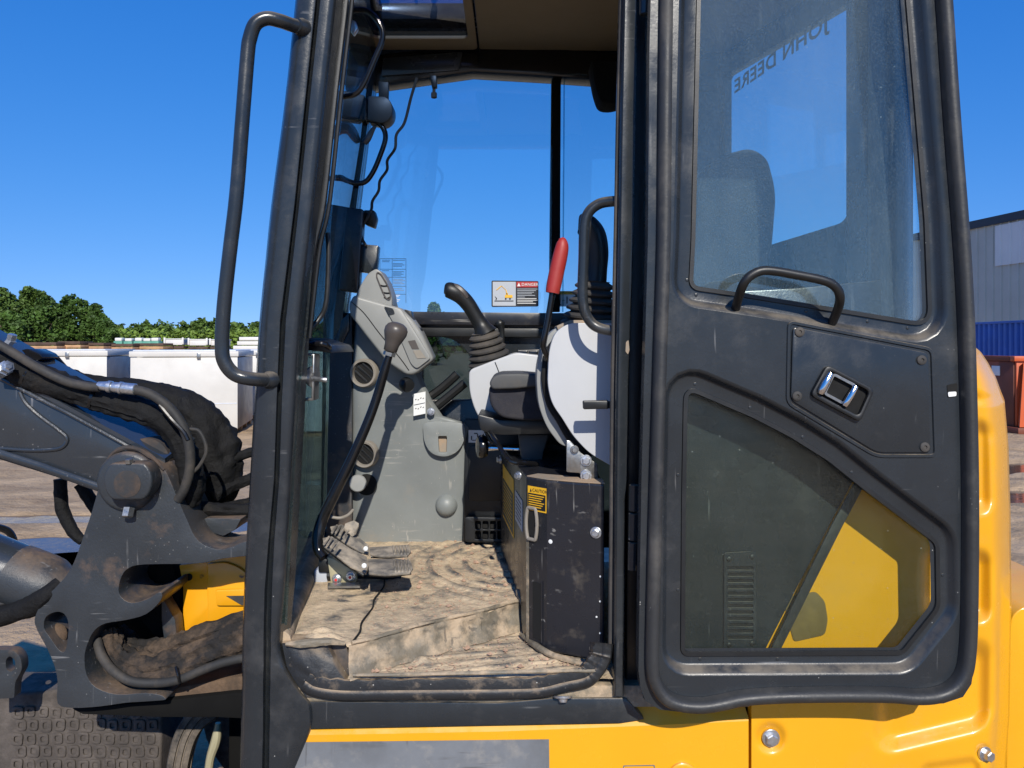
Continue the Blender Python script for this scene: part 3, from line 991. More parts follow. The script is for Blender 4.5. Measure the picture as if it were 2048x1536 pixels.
def thick(geo, vec):
    """Give an open sheet a thickness along vec."""
    bm = fixn(geo)
    r = bmesh.ops.extrude_face_region(bm, geom=bm.faces[:])
    bmesh.ops.translate(bm, verts=[g for g in r['geom'] if isinstance(g, bmesh.types.BMVert)], vec=vec)
    bmesh.ops.recalc_face_normals(bm, faces=bm.faces[:])
    return bm

# ---------------------------------------------------------------- machine body under and behind the cab
add('main_frame', box(-0.44, 1.0, 1.70, 3.1, 0.42, 0.835, 0.01), 'black_plastic', EX)
add('undercarriage', box(-0.85, 0.9, 2.30, 2.62, 0.14, 0.54, 0.01), 'soft_black', EX)
for y0 in (1.52, 2.76):
    rb = rpoly([(-1.0, 0.0), (1.0, 0.0), (1.15, 0.26), (1.0, 0.52), (-1.0, 0.52), (-1.15, 0.26)], 0.16, 5)
    tk = add('crawler_track', prism([(p.x, y0, p.y) for p in rb], (0, 0.34, 0), 0.01), 'tyre_rubber', EX)

# yellow side panel below the door sill
TOPL = [(560, 1449), (627, 1443), (730, 1435), (1000, 1438), (1150, 1433), (1270, 1427), (1440, 1420), (1497, 1417)]
CRE = [(560, 1468), (700, 1466), (1000, 1460), (1250, 1450), (1497, 1439)]
rows = []
for k in range(46):
    u = lerp(566, 1497, k / 45)
    t_, c_ = interp(TOPL, u), interp(CRE, u)
    r_ = [P(u, t_, 1.60)]
    r_ = [r_[0] + Vector((0, 0.09, 0)), r_[0] + Vector((0, 0.044, 0)), P(u, c_ - 4, 1.620), P(u, c_ + 3, 1.6155), P(u, 1500, 1.614), P(u, 1780, 1.614)]
    rows.append(r_)
def fold(rows, vec):
    a, b = rows[0], rows[-1]
    return [[p + Vector(vec) for p in a]] + rows + [[p + Vector(vec) for p in b]]
side = add('side_panel', fixn(loft(fold(rows, (0, 0.03, 0)))), 'yellow_paint', EX, smooth=30)
add('decal', slab([(590, 1485), (1098, 1479), (1102, 1780), (590, 1780)], 1.6125, 0.001, bev=0), 'grey_decal', side)
add('lock_ring', lathe(P(1364, 1551, 1.618), (0, -1, 0), [(0, .031), (.010, .031), (.012, .028), (.012, .022), (.002, .020), (.002, .0)], 28), 'yellow_paint', side)
add('lock_cylinder', lathe(P(1364, 1549, 1.615), (0, -1, 0), [(0, .017), (.004, .017), (.006, .014), (.006, 0.0)], 20), 'chrome', side)
add('sticker_outline', slab(rpoly([(1246, 1531), (1310, 1530), (1310, 1570), (1246, 1570)], 3), 1.613, 0.0008, [rpoly([(1248, 1533), (1308, 1532), (1308, 1568), (1248, 1568)], 3)], 0), 'grey_decal', side)

# yellow rear panel and counterweight with pressed recesses
RP = [(690, 1944), (697, 1954), (704, 1962), (725, 1976), (755, 1992), (785, 2003), (800, 2009), (890, 2017), (1016, 2021), (1197, 2023), (1315, 2021), (1433, 2019), (1512, 2013), (1790, 1998)]
def rrect(u, v, u0, u1, v0, v1, r):
    cx, cy = (u0 + u1) / 2, (v0 + v1) / 2
    dx, dy = abs(u - cx) - (u1 - u0) / 2 + r, abs(v - cy) - (v1 - v0) / 2 + r
    return math.hypot(max(dx, 0), max(dy, 0)) + min(max(dx, dy), 0) - r
def rear_depth(u, v, R):
    d = 1.615
    for q in ((1840, 1992, 838, 1030, 34), (1840, 1988, 1096, 1248, 34)):
        d += 0.024 * (1 - sst(-32, 5, rrect(u, v, *q)))
    vv = v + (u - 1850) * 0.24
    d += 0.026 * (1 - sst(-38, 6, rrect(u, vv, 1745, 1990, 1300, 1490, 50)))
    vv = v + (u - 1890) * 0.14
    d += 0.010 * (1 - sst(-14, 5, rrect(u, vv, 1838, 1960, 1522, 1640, 20)))
    d += 0.012 * (1 - sst(14, 36, math.hypot(u - 1541, v - 1475)))
    d += 0.010 * (1 - sst(8, 20, math.hypot(u - 1967, v - 1506)))
    d += 0.006 * sst(810, 800, v) * 0 + 0.008 * (1 - sst(800, 812, v)) * sst(780, 800, v)
    t = (R - u)
    if t < 46:
        d += 0.10 * (1 - t / 46) ** 2.2
    top = v - 690
    if top < 14 and u > 1900:
        d += 0.03 * (1 - top / 14) ** 2
    return d
def rear_fn(s, t):
    v = 690 + (1790 - 690) * t
    R = interp(RP, v)
    u0 = 1503 if v > 1395 else 1490
    u = u0 + (R - u0) * s
    return P(u, v, rear_depth(u, v, R))
gvs, gfs = grid_surf(rear_fn, 130, 210)
rear = add('rear_panel', thick((gvs, gfs), (-0.002, 0.02, 0)), 'yellow_paint', EX, smooth=50)
hexbolt('bolt', P(1541, 1475, 1.624), 0.0125, 0.016, rear, 'zinc')
hexbolt('bolt', P(1967, 1506, 1.624), 0.0105, 0.020, rear, 'zinc', axis=(0.3, -1, 0))
add('counterweight', box(0.94, 1.085, 1.80, 3.1, 0.46, 1.575, 0.05, 4), 'yellow_paint', EX)
add('engine_bay', box(0.52, 0.93, 1.70, 3.1, 0.838, 1.44, 0.01), 'black_plastic', EX)
add('rear_fender', slab(rpoly([(2019, 1262), (2024, 1232), (2046, 1214), (2200, 1196), (2200, 1800), (2006, 1800), (2012, 1560)], [4, 12, 12, 4, 4, 4, 4]), 1.80, 0.5, bev=0.012, seg=3), 'yellow_paint', EX)

# ---------------------------------------------------------------- cab frame
# front pillar: rolled steel section with a groove, flaring into the sill
PIL = [(-230, 619, 656, 662, 699), (-40, 597, 634, 640, 676), (0, 591, 631, 637, 673), (200, 570, 610, 616, 651), (405, 543, 589, 595, 628), (520, 531, 575, 582, 615),
       (640, 519, 560, 568, 602), (800, 509, 553, 560, 592), (955, 500, 548, 555, 583), (1080, 493, 537, 545, 576), (1180, 488, 529, 540, 570), (1270, 485, 527, 538, 562), (1300, 485, 527, 538, 562),
       (1335, 484, 527, 537, 573), (1365, 484, 526, 537, 590), (1390, 483, 526, 536, 609), (1408, 483, 526, 536, 624), (1440, 482, 526, 536, 627), (1465, 482, 526, 535, 621), (1490, 481, 525, 535, 611),
       (1540, 480, 524, 534, 590), (1640, 478, 522, 532, 548), (1780, 476, 518, 528, 536)]
TB, TC = [(r[0], r[2]) for r in PIL], [(r[0], r[3]) for r in PIL]
rows = []
for q in catmull([Vector((r[0], r[1], r[4])) for r in PIL], 4):
    v, a, d = q.x, q.y, q.z
    b, c = interp(TB, v), interp(TC, v)
    rows.append([P(a + 8, v, 1.60) + Vector((0, .12, 0)), P(a, v, 1.635), P(a + 3, v, 1.612), P(a + 9, v, 1.603), P((a + b) / 2, v, 1.600), P(b - 5, v, 1.600), P(b, v, 1.602),
                 P((b + c) / 2, v, 1.624), P(c, v, 1.620), P(c + 4, v, 1.603), P((c + d) / 2, v, 1.602), P(d - 8, v, 1.605), P(d - 2, v, 1.612), P(d, v, 1.625), P(d, v, 1.60) + Vector((0, .075, 0))])
pil = add('front_pillar', fixn(loft(rows, closed=True, capends=True)), 'charcoal', EX, smooth=50)
# weathered screen seal strip beside the pillar
ss = [(705, -150), (691, 0), (668, 200), (646, 405), (627, 492), (614, 600), (606, 676)]
add('screen_seal', pxtube([(u, v, 1.66) for u, v in ss], 0.0075, seg=8, n=4, flat=0.7), 'black_plastic', EX)
add('screen_seal', pxtube([(u + 13, v, 1.672) for u, v in ss], 0.005, seg=8, n=4), 'black_plastic', EX)
# outside grab handle bent from round bar
gh = add('grab_handle', pxtube([(606, 56, 1.605), (583, 50, 1.585), (560, 42, 1.565), (533, 37, 1.555), (511, 48, 1.55), (500, 76, 1.55), (495, 110, 1.55), (484, 250, 1.55), (473, 390, 1.55),
                                (460, 500, 1.55), (448, 612, 1.55), (444, 690, 1.55), (449, 724, 1.55), (470, 749, 1.555), (504, 758, 1.565), (538, 760, 1.60)], 0.0142, seg=14, n=5), 'charcoal', EX)
for u, v in ((603, 55), (539, 760)):
    add('weld', lathe(P(u, v, 1.600), (-.5, -1, 0), [(-.008, .019), (.004, .0185), (.010, .0155), (.014, .0145)], 16), 'charcoal', gh)
# door pillar
DP = [(-230, 1254, 1284), (0, 1245, 1275), (240, 1240, 1271), (480, 1236, 1267), (760, 1231, 1257), (960, 1229, 1256), (1000, 1229, 1250), (1120, 1228, 1250), (1300, 1227, 1249), (1392, 1226, 1248)]
rows = []
for v, a, b in DP:
    rows.append([P(a, v, 1.60) + Vector((0, .07, 0)), P(a, v, 1.615), P(a + 2, v, 1.604), P(a + 6, v, 1.6), P(b - 5, v, 1.6), P(b - 1, v, 1.604), P(b, v, 1.62), P(b, v, 1.6) + Vector((0, .07, 0))])
dpil = add('door_pillar', fixn(loft(rows, closed=True, capends=True)), 'charcoal', EX, smooth=40)
add('pillar_back_channel', slab([(1262, -230), (1300, -230), (1296, 960), (1286, 1396), (1252, 1396), (1254, 960)], 1.645, 0.05, bev=0.004), 'black_plastic', EX)
add('pillar_edge_seal', pxtube([(1246, -60, 1.63), (1238, 240, 1.63), (1233, 480, 1.63), (1227, 760, 1.63), (1224, 1100, 1.63), (1222, 1300, 1.63)], 0.0065, seg=8, n=3), 'rubber', EX)
add('latch_patch', slab(rpoly([(1252, 684), (1257, 680), (1259, 700), (1256, 709), (1251, 703)], 2), 1.5985, 0.001, bev=0), 'dusty_grey', dpil)
# inner grab handle on the door pillar
gh2 = add('grab_handle', pxtube([(1240, 403, 1.645), (1222, 403, 1.655), (1198, 408, 1.66), (1178, 424, 1.66), (1169, 452, 1.66), (1167, 520, 1.66), (1165, 590, 1.66), (1170, 624, 1.66),
                                 (1185, 648, 1.66), (1208, 659, 1.655), (1240, 662, 1.645)], 0.0114, seg=14, n=5), 'charcoal', EX)
for v in (403, 662):
    add('weld', lathe(P(1236, v, 1.648), (-1, -.1, 0), [(-.006, .016), (.003, .016), (.007, .0115)], 14), 'charcoal', gh2)
# sill below the opening
add('sill_beam', slab([(560, 1403), (1000, 1406), (1100, 1397), (1252, 1396), (1290, 1440), (1240, 1448), (1000, 1452), (600, 1460)], 1.612, 0.08, bev=0.004), 'charcoal', EX)
lipt = [(600, 1380), (625, 1394), (680, 1402), (760, 1402), (880, 1401), (1000, 1400), (1080, 1397), (1130, 1386), (1180, 1374), (1205, 1352), (1222, 1320), (1226, 1288)]
lp = catmull([Vector((u, v, 0)) for u, v in lipt], 8)
rows = []
for i, p in enumerate(lp):
    a, b = lp[max(i - 1, 0)], lp[min(i + 1, len(lp) - 1)]
    t = (b - a).normalized()
    n = Vector((t.y, -t.x, 0))
    w = 0.0022 * mnoise.noise(Vector((i * 0.55, 2, 0)))
    e = 1.6 * math.sin(i * 1.35) - 6 * sst(76, 92, i) - 5 * (1 - sst(0, 12, i))
    rows.append([P(p.x + n.x * s, p.y + n.y * s, D + w) for s, D in ((0, 1.64), (0.5, 1.606), (3, 1.6005), (12, 1.5985), (18, 1.600), (21, 1.6025), (36 + e, 1.6015), (42 + e, 1.603), (45 + e, 1.610), (46, 1.64))])
add('sill_trim', fixn(loft(rows)), 'sill_rubber', EX, smooth=38)
add('sill_bolt', lathe(P(1126, 1392, 1.604), (0, -.4, -1), [(0, .02), (.004, .019), (.006, .010), (.012, .008)], 16), 'zinc', EX)

# rear side of the cab, seen through the open door's glass
qp = add('quarter_panel', slab([(1290, 592), (1600, 576), (1764, 560), (1764, 856), (1665, 1040), (1526, 1310), (1500, 1400), (1287, 1400)], 1.600, 0.012, bev=0.003), 'charcoal', EX)
add('trim_strip', slab([(1532, 1320), (1552, 1320), (1684, 1056), (1800, 838), (1782, 834), (1664, 1050)], 1.592, 0.006, bev=0.002), 'seal_rubber', qp)
slots = [rpoly([(1455, v), (1507, v), (1507, v + 7), (1455, v + 7)], 3, 3) for v in [1133 + 12.6 * k for k in range(12)]]
add('vent_backing', slab(rpoly([(1450, 1108), (1512, 1104), (1512, 1296), (1450, 1300)], 6), 1.598, 0.001, bev=0), 'dark_hole', qp)
add('vent_louvre', slab(rpoly([(1448, 1106), (1513, 1102), (1513, 1298), (1448, 1302)], 6), 1.594, 0.003, slots, bev=0.0006, seg=1), 'charcoal', qp)
for u, v in ((1458, 1118), (1504, 1114), (1458, 1290), (1504, 1287)):
    add('screw', lathe(P(u, v, 1.594), (0, -1, 0), [(0, .0055), (.002, .0052), (.003, .003), (.003, 0)], 12), 'black_plastic', qp)
add('shadow_patch', slab(rpoly([(1566, 1196), (1632, 1183), (1650, 1203), (1656, 1240), (1650, 1270), (1588, 1284), (1576, 1240)], 8), 1.6125, 0.002, bev=0.0006), 'shadow_patch', rear)  # thin brown slab painted as a cast shadow on the yellow panel
# rear wall: its window is seen at a slant through the open door's glass
F0, F1 = Vector((0.690, 2.55)), Vector((0.885, 1.95))
def RW(u, v):
    k = (u - UC) / FPX                       # x = k*y on this column; meet the line F0-F1
    dx, dy = F1.x - F0.x, F1.y - F0.y
    y = (F0.x - F0.y * dx / dy) / (k - dx / dy)
    return P(u, v, y)
rn = Vector((F1.y - F0.y, -(F1.x - F0.x), 0)).normalized()
if rn.x < 0:
    rn = -rn
hole = rpoly([(1448, 152), (1725, -12), (1722, 352), (1688, 444), (1448, 518)], [10, 26, 40, 16, 10], 5)
add('rear_frame', slab([(1430, 96), (1742, -120), (1742, 500), (1742, 700), (1430, 700)], 0, 0, [hole], bev=0.002, mp=RW, vec=rn * 0.03), 'charcoal', EX)
rwin = add('rear_window', slab([(1438, 120), (1735, -60), (1735, 500), (1438, 540)], 0, 0, (), bev=0, mp=lambda u, v: RW(u, v) + rn * 0.010, vec=rn * 0.005), 'far_glass', EX)
q0, q1 = RW(1652, 22), RW(1466, 156)
ex = (q1 - q0)
ex.z = 0
ex.normalize()
off = -rn * 0.0035 + rn * 0.010
tg = text_geo('JOHN DEERE', 0.060, (0, 0, 0), (1, 0, 0), (0, 1, 0), space=1.08, bold=0.0016)
tw = max(v.x for v in tg[0])
sx = (q1 - q0).length / tw * 1.0
slope = (q1.z - q0.z) / tw
add('lettering', ([q0 + off + ex * (v.x * sx) + Vector((0, 0, v.x * slope + v.y * 1.0 - 0.030)) for v in tg[0]], tg[1]), 'window_film', rwin, smooth=0)
arc = catmull([RW(*p) + off for p in ((1612, -44), (1638, -12), (1688, 10), (1728, 4), (1738, -30))], 6)
add('emblem_edge', thick(loft([[p + Vector((0, 0, -.006)) for p in arc], [p + Vector((0, 0, .006)) for p in arc]]), rn * -0.001), 'silver_vinyl', rwin, smooth=0)
crn = [Vector((0.885, 1.97)), Vector((0.892, 1.85)), Vector((0.884, 1.73)), Vector((0.858, 1.645)), Vector((0.812, 1.602)), Vector((0.770, 1.600))]
add('rear_corner', thick(loft([[Vector((p.x, p.y, z)) for p in crn] for z in (1.42, 1.7, 2.1, 2.58)]), (-0.02, 0.02, 0)), 'charcoal', EX, smooth=60)
add('quarter_window', slab([(1290, -205), (1772, -205), (1772, 560), (1600, 582), (1290, 598)], 1.616, 0.005, bev=0), 'quarter_glass', EX)
add('roof_rail', box(-0.40, 0.80, 1.585, 1.67, 2.50, 2.575, 0.012), 'charcoal', EX)
add('roof', hslab(rpoly([(-0.47, 1.57), (0.84, 1.57), (0.93, 1.75), (0.91, 1.95), (0.74, 2.64), (-0.52, 2.64)], 0.06), 2.60, 0.05, [[(-0.40, 1.80), (-0.12, 1.80), (-0.12, 2.36), (-0.40, 2.36)]], 0.01), 'charcoal', EX)

# headliner with the roof hatch
add('headliner', hslab([(-0.105, 1.66), (0.80, 1.66), (0.86, 1.95), (0.69, 2.50), (-0.105, 2.47)], 2.548, 0.02, bev=0.006), 'headliner', EX)
hatch = add('hatch_trim', hslab(rpoly([(-0.47, 1.66), (-0.11, 1.66), (-0.11, 2.46), (-0.47, 2.46)], 0.02), 2.544, 0.010, [rpoly([(-0.425, 1.78), (-0.135, 1.78), (-0.135, 2.37), (-0.425, 2.37)], 0.02)], 0.008), 'headliner', EX)
add('hatch_glass', hslab([(-0.44, 1.76), (-0.12, 1.76), (-0.12, 2.39), (-0.44, 2.39)], 2.556, 0.005, bev=0), 'roof_glass', hatch)
add('header_rail', slab([(735, 112), (800, 103), (950, 86), (1240, 106), (1440, 118), (1440, 170), (1240, 162), (1100, 152), (945, 143), (780, 166), (742, 172)], 2.47, 0.08, bev=0.006), 'black_gloss', EX)
add('header_cover', slab(rpoly([(766, 116), (925, 103), (918, 140), (762, 152)], 3), 2.462, 0.007, bev=0.002), 'charcoal', EX)
add('front_header', box(-0.50, -0.43, 1.62, 2.5, 2.50, 2.575, 0.012), 'black_plastic', EX)
add('roof_speaker', slab(rpoly([(1182, 120), (1262, 124), (1262, 198), (1225, 207), (1202, 204), (1192, 176)], [4, 4, 6, 10, 12, 14]), 2.34, 0.10, bev=0.012, seg=3), 'soft_black', EX)

# far side of the cab: one pressed frame with four openings
h1 = [(752, 160), (736, 265), (719, 400), (705, 520), (694, 626), (1300, 626), (1300, 166), (1100, 153), (945, 144)]
h3 = rpoly([(846, 674), (905, 674), (944, 712), (948, 800), (846, 800)], [14, 40, 44, 16, 10], 6)
h4 = rpoly([(690, 690), (744, 690), (744, 848), (682, 848)], [18, 6, 6, 20], 5)
add('far_side_frame', slab([(702, 62), (664, 420), (646, 640), (640, 1096), (1452, 1096), (1452, 62), (1300, 62)], 2.55, 0.04, [h1, h3, h4], bev=0.003), 'charcoal', EX)
fw = add('far_window', slab([(690, 140), (1108, 140), (1108, 630), (690, 630)], 2.566, 0.005, bev=0), 'far_glass', EX)
fw2 = add('far_window', slab([(1118, 140), (1330, 140), (1330, 630), (1118, 630)], 2.574, 0.005, bev=0), 'far_glass', EX)
add('far_lower_window', slab([(836, 664), (956, 664), (956, 810), (836, 810)], 2.566, 0.005, bev=0), 'dark_glass', EX)
add('far_corner_window', slab([(676, 680), (750, 680), (750, 858), (676, 858)], 2.566, 0.005, bev=0), 'far_glass', EX)
add('window_post', slab([(1103, 150), (1122, 150), (1120, 624), (1098, 624)], 2.54, 0.024, bev=0.003), 'soft_black', EX)
for u in (1099, 1124):
    add('glass_edge', slab([(u + 3, 150), (u + 6, 150), (u + 3, 624), (u, 624)], 2.536, 0.003, bev=0), 'screen_glass', EX)
add('far_sill_rail', slab([(700, 622), (1300, 628), (1300, 652), (700, 648)], 2.50, 0.048, bev=0.0015), 'black_panel', EX)
add('far_sill_lip', slab([(815, 655), (1300, 659), (1300, 676), (815, 672)], 2.515, 0.033, bev=0.0015), 'black_plastic', EX)
# windscreen, with a lower pane, running from pillar to far corner
near = [(700, -150, 1.655), (684, 0, 1.655), (655, 230, 1.65), (634, 420, 1.65), (616, 640, 1.645), (598, 800, 1.64), (586, 1000, 1.635), (574, 1250, 1.63)]
far_ = [(772, 60, 2.52), (752, 150, 2.52), (732, 300, 2.52), (708, 460, 2.52), (668, 640, 2.5), (652, 800, 2.5), (646, 1000, 2.5), (644, 1080, 2.5)]
rows = []
for a, b in zip(near, far_):
    pa, pb = P(*a), P(*b)
    rows.append([pa.lerp(pb, k / 6) + Vector((-0.02 * math.sin(math.pi * k / 6), 0, 0)) for k in range(7)])
add('windscreen', thick(loft(rows), (-0.005, 0, 0)), 'screen_glass', EX, smooth=60)
# black far corner post inside the screen
cp = [(752, 60), (738, 160), (722, 270), (704, 400), (690, 520), (676, 626), (668, 800), (662, 1000), (660, 1090)]
rows = []
for u, v in cp:
    w = 26 if v < 630 else 16
    rows.append([P(u - w, v, 2.49), P(u - w * .3, v, 2.44), P(u + 10, v, 2.44), P(u + 14, v, 2.47), P(u + 14, v, 2.50)])
add('corner_post', thick(loft(rows), (0, 0.02, 0)), 'black_gloss', EX, smooth=40)
add('corner_panel', slab([(660, 690), (690, 640), (704, 620), (704, 1085), (652, 1085), (655, 880)], 2.43, 0.012, bev=0.003), 'charcoal_dirty', EX)
add('corner_bracket', slab([(672, 690), (683, 640), (698, 625), (698, 660), (676, 700)], 2.36, 0.02, bev=0.003), 'charcoal', EX)
# dark roller box, motor, connector boxes and cable hanging on the far front post
add('wiper_cover', slab(rpoly([(693, 414), (726, 418), (716, 586), (677, 580)], 4), 2.36, 0.05, bev=0.005), 'black_panel', EX)
add('control_box', slab(rpoly([(716, 487), (757, 491), (752, 548), (712, 542)], 3), 2.38, 0.04, bev=0.004), 'charcoal', EX)
add('connector_block', slab(rpoly([(727, 420), (748, 420), (753, 436), (748, 455), (729, 448)], 3), 2.40, 0.04, bev=0.004), 'black_plastic', EX)
mo = add('wiper_motor', slab(rpoly([(735, 192), (772, 192), (785, 208), (785, 232), (768, 248), (735, 240)], [3, 14, 12, 14, 12, 3]), 2.40, 0.07, bev=0.003, seg=2), 'black_plastic', EX)
add('motor_bracket', slab([(757, 162), (777, 164), (776, 196), (757, 196)], 2.43, 0.02, bev=0.002), 'black_plastic', mo)
add('motor_plate', slab([(728, 196), (733, 196), (733, 240), (728, 240)], 2.40, 0.05, bev=0.002), 'charcoal', mo)
add('motor_link', pxtube([(752, 250, 2.42), (744, 262, 2.42), (735, 278, 2.42), (728, 286, 2.42)], [0.004, 0.008, 0.011, 0.010], seg=8), 'charcoal', mo)
add('coiled_cable', pxtube([(834, 156, 2.42), (822, 195, 2.42), (809, 245, 2.42), (793, 269, 2.42), (790, 297, 2.42), (775, 320, 2.42), (774, 340, 2.42), (760, 361, 2.42), (757, 382, 2.42), (745, 402, 2.42),
                            (743, 418, 2.40), (736, 434, 2.39), (727, 450, 2.39), (723, 473, 2.38), (732, 492, 2.37)], 0.0046, seg=8, n=6), 'rubber', EX)
nz = add('latch_stop', slab([(859, 150), (873, 150), (874, 174), (864, 176)], 2.46, 0.02, bev=0.003), 'black_plastic', EX)
add('stop_tip', lathe(P(868, 174, 2.47), (0, 0, -1), [(0, .005), (.018, .005), (.019, .0095), (.034, .0095), (.036, .006)], 12), 'rubber', nz)
add('inner_handle', pxtube([(700, 22, 1.80), (731, 21, 1.80), (752, 37, 1.80), (765, 61, 1.80), (763, 86, 1.80), (750, 117, 1.80), (728, 167, 1.80), (711, 188, 1.80), (684, 194, 1.80)], 0.0064, seg=12, n=5), 'black_gloss', EX)
add('inner_handle', pxtube([(702, 239, 2.42), (744, 241, 2.42), (764, 253, 2.42), (771, 276, 2.42), (760, 312, 2.42), (745, 346, 2.42), (728, 365, 2.42), (700, 367, 2.42)], 0.0082, seg=12, n=5), 'black_gloss', EX)
add('screen_catch', pxtube([(655, 466, 1.72), (657, 500, 1.72), (655, 570, 1.72), (651, 610, 1.72), (640, 635, 1.72), (608, 674, 1.70)], 0.0055, seg=10, n=5, flat=0.8), 'black_plastic', EX)
add('screen_latch', slab([(702, 38), (711, 42), (716, 56), (707, 70), (699, 60)], 1.80, 0.015, bev=0.003), 'zinc', EX)
add('screen_bottom_rail', slab([(604, 674), (655, 690), (664, 706), (610, 700)], 1.74, 0.25, bev=0.004), 'black_plastic', EX)
add('screen_handle', pxtube([(612, 690, 1.73), (640, 687, 1.72), (656, 692, 1.73), (658, 699, 1.76)], 0.0068, seg=10), 'black_gloss', EX)
lb = add('latch_box', slab([(596, 706), (629, 708), (627, 801), (590, 804)], 1.72, 0.05, [[(601, 711), (624, 712), (622, 796), (596, 799)]], bev=0.002), 'steel', EX)
add('latch_disc', lathe(P(624, 753, 1.73), (1, -.5, 0), [(0, .024), (.004, .024), (.006, .012), (.012, .010)], 20), 'steel', lb)
add('latch_peg', pxtube([(625, 757, 1.72), (634, 758, 1.715), (645, 759, 1.71), (654, 760, 1.71)], [.006, .005, .0055, .006], seg=10), 'zinc', lb)

# ---------------------------------------------------------------- the open door
D0 = 1.50
outer = [(1312, -250), (1303, -60), (1299, 100), (1296, 480), (1290, 700), (1283, 960), (1279, 1200), (1277, 1340), (1281, 1375), (1291, 1402), (1319, 1419), (1370, 1425), (1429, 1419), (1469, 1410),
         (1555, 1403), (1674, 1401), (1772, 1403), (1824, 1409), (1887, 1407), (1926, 1394), (1943, 1368), (1948, 1330), (1950, 1276), (1950, 960), (1944, 700), (1938, 560), (1930, 440), (1915, 250), (1897, 0), (1884, -150), (1872, -250)]
upw = rpoly([(1406, -215), (1800, -215), (1811, 0), (1848, 440), (1856, 648), (1700, 622), (1490, 588), (1384, 573), (1389, 480), (1400, 0)], [14, 14, 2, 2, 34, 2, 2, 16, 2, 2], 6)
lww = rpoly([(1374, 778), (1505, 834), (1580, 873), (1655, 920), (1730, 980), (1870, 1086), (1872, 1214), (1802, 1302), (1368, 1304), (1370, 1000)], [24, 4, 4, 4, 4, 12, 14, 10, 10, 2], 6)
door = empty('door', P(1600, 760, D0), 'x', 'x')
del door['label'], door['category']
door.parent = EX
door.location = ORG['door'] - ORG[EX.name]
add('upper_window', slab([(1378, -225), (1812, -225), (1824, 0), (1862, 440), (1868, 655), (1700, 630), (1374, 582)], 1.5225, 0.005, bev=0), 'door_glass', door)
add('lower_window', slab([(1360, 770), (1512, 826), (1665, 912), (1882, 1080), (1884, 1220), (1808, 1312), (1358, 1314)], 1.5225, 0.005, bev=0), 'lower_glass', door)
def offset_path(path, d):
    out = []
    N = len(path)
    ar = sum(path[i - 1][0] * path[i][1] - path[i][0] * path[i - 1][1] for i in range(N))
    sg = 1 if ar > 0 else -1
    for i in range(N):
        a, b = Vector(path[i - 1][:2]), Vector(path[(i + 1) % N][:2])
        t = (b - a).normalized()
        out.append((path[i][0] + t.y * d * sg, path[i][1] - t.x * d * sg))
    return out
REC = [(0, -.0185), (27, -.0185), (30, -.0175), (33, -.0150), (38, -.0060), (41, -.0020), (44, -.0003), (46, .0004)]
def recess(name, path, extra):
    rows = []
    for d, h in REC:
        ring = offset_path(path, d + (extra if d > 26 else extra * d / 27))
        rows.append([P(u, v, D0) + Vector((0, -h, 0)) for u, v in ring])
    add(name, fixn(loft(rows, closed=True)), 'charcoal', door, smooth=40)
add('door_frame', slab(outer, D0, 0.034, [offset_path(upw, 41), offset_path(lww, 47)], bev=0.0), 'charcoal', door, smooth=40)
recess('upper_window_border', upw, -4)
recess('lower_window_border', lww, 2)
GASK = [(-5, -0.001), (-4, .004), (4, .004), (5, -0.001)]
add('window_gasket', band(offset_path(upw, 3), D0 + 0.0180, GASK, smooth_path=False), 'black_plastic', door)
add('window_gasket', band(offset_path(lww, 3), D0 + 0.0180, GASK, smooth_path=False), 'black_plastic', door)
seal = [(1342, -222), (1334, -100), (1332, 0), (1329, 250), (1327, 480), (1320, 700), (1312, 960), (1306, 1200), (1304, 1325), (1310, 1362), (1328, 1390), (1356, 1404), (1400, 1408), (1446, 1401), (1484, 1393),
        (1555, 1388), (1674, 1386), (1772, 1387), (1824, 1391), (1866, 1388), (1900, 1374), (1922, 1346), (1931, 1300), (1935, 1200), (1936, 960), (1930, 700), (1924, 560), (1916, 440), (1901, 250), (1884, 0), (1872, -140), (1862, -222)]
SEAL = [(-14, 0.0), (-14, .010), (-10, .020), (0, .025), (9, .021), (12, .012), (14, 0.0)]
add('door_seal', band(seal, D0 - 0.001, SEAL, n=4), 'seal_rubber', door, smooth=60)
lc = rpoly([(1586, 654), (1857, 706), (1863, 905), (1754, 905), (1582, 800)], [10, 12, 10, 16, 12], 4)
add('latch_cover', slab(lc, D0 - 0.005, 0.0045, bev=0.0015), 'charcoal', door)
add('panel_groove', band(rpoly([(1578, 644), (1864, 699), (1871, 912), (1752, 912), (1575, 806)], [12, 14, 12, 18, 14], 4), D0 - 0.0005, [(-4, 0), (-2.5, .0025), (2.5, .0025), (4, 0)], smooth_path=False), 'charcoal', door)
for u, v in ((1599, 664), (1843, 720), (1594, 792), (1849, 894)):
    sc_ = lathe(P(u, v, D0 - 0.005), (0, -1, 0), [(0, .0095), (.0025, .0092), (.004, .0065), (.0042, .0035), (.002, .003), (.002, 0)], 20)
    add('screw', sc_, 'rubber', door)
bz_o = rpoly([(1655, 729), (1751, 779), (1722, 845), (1621, 791)], 12, 5)
bz_i = rpoly([(1660, 741), (1740, 783), (1718, 832), (1633, 786)], 10, 5)
add('latch_bezel', slab(bz_o, D0 - 0.0165, 0.0115, [bz_i], bev=0.003), 'black_plastic', door)
add('latch_recess', slab(rpoly([(1657, 735), (1745, 781), (1720, 838), (1627, 788)], 8), D0 - 0.0062, 0.001, bev=0), 'dark_hole', door)
add('latch_lever', pxtube([(1661, 747, 1.482), (1653, 762, 1.480), (1645, 778, 1.480), (1641, 787, 1.482)], [.0062, .0078, .0078, .006], seg=12), 'chrome', door)
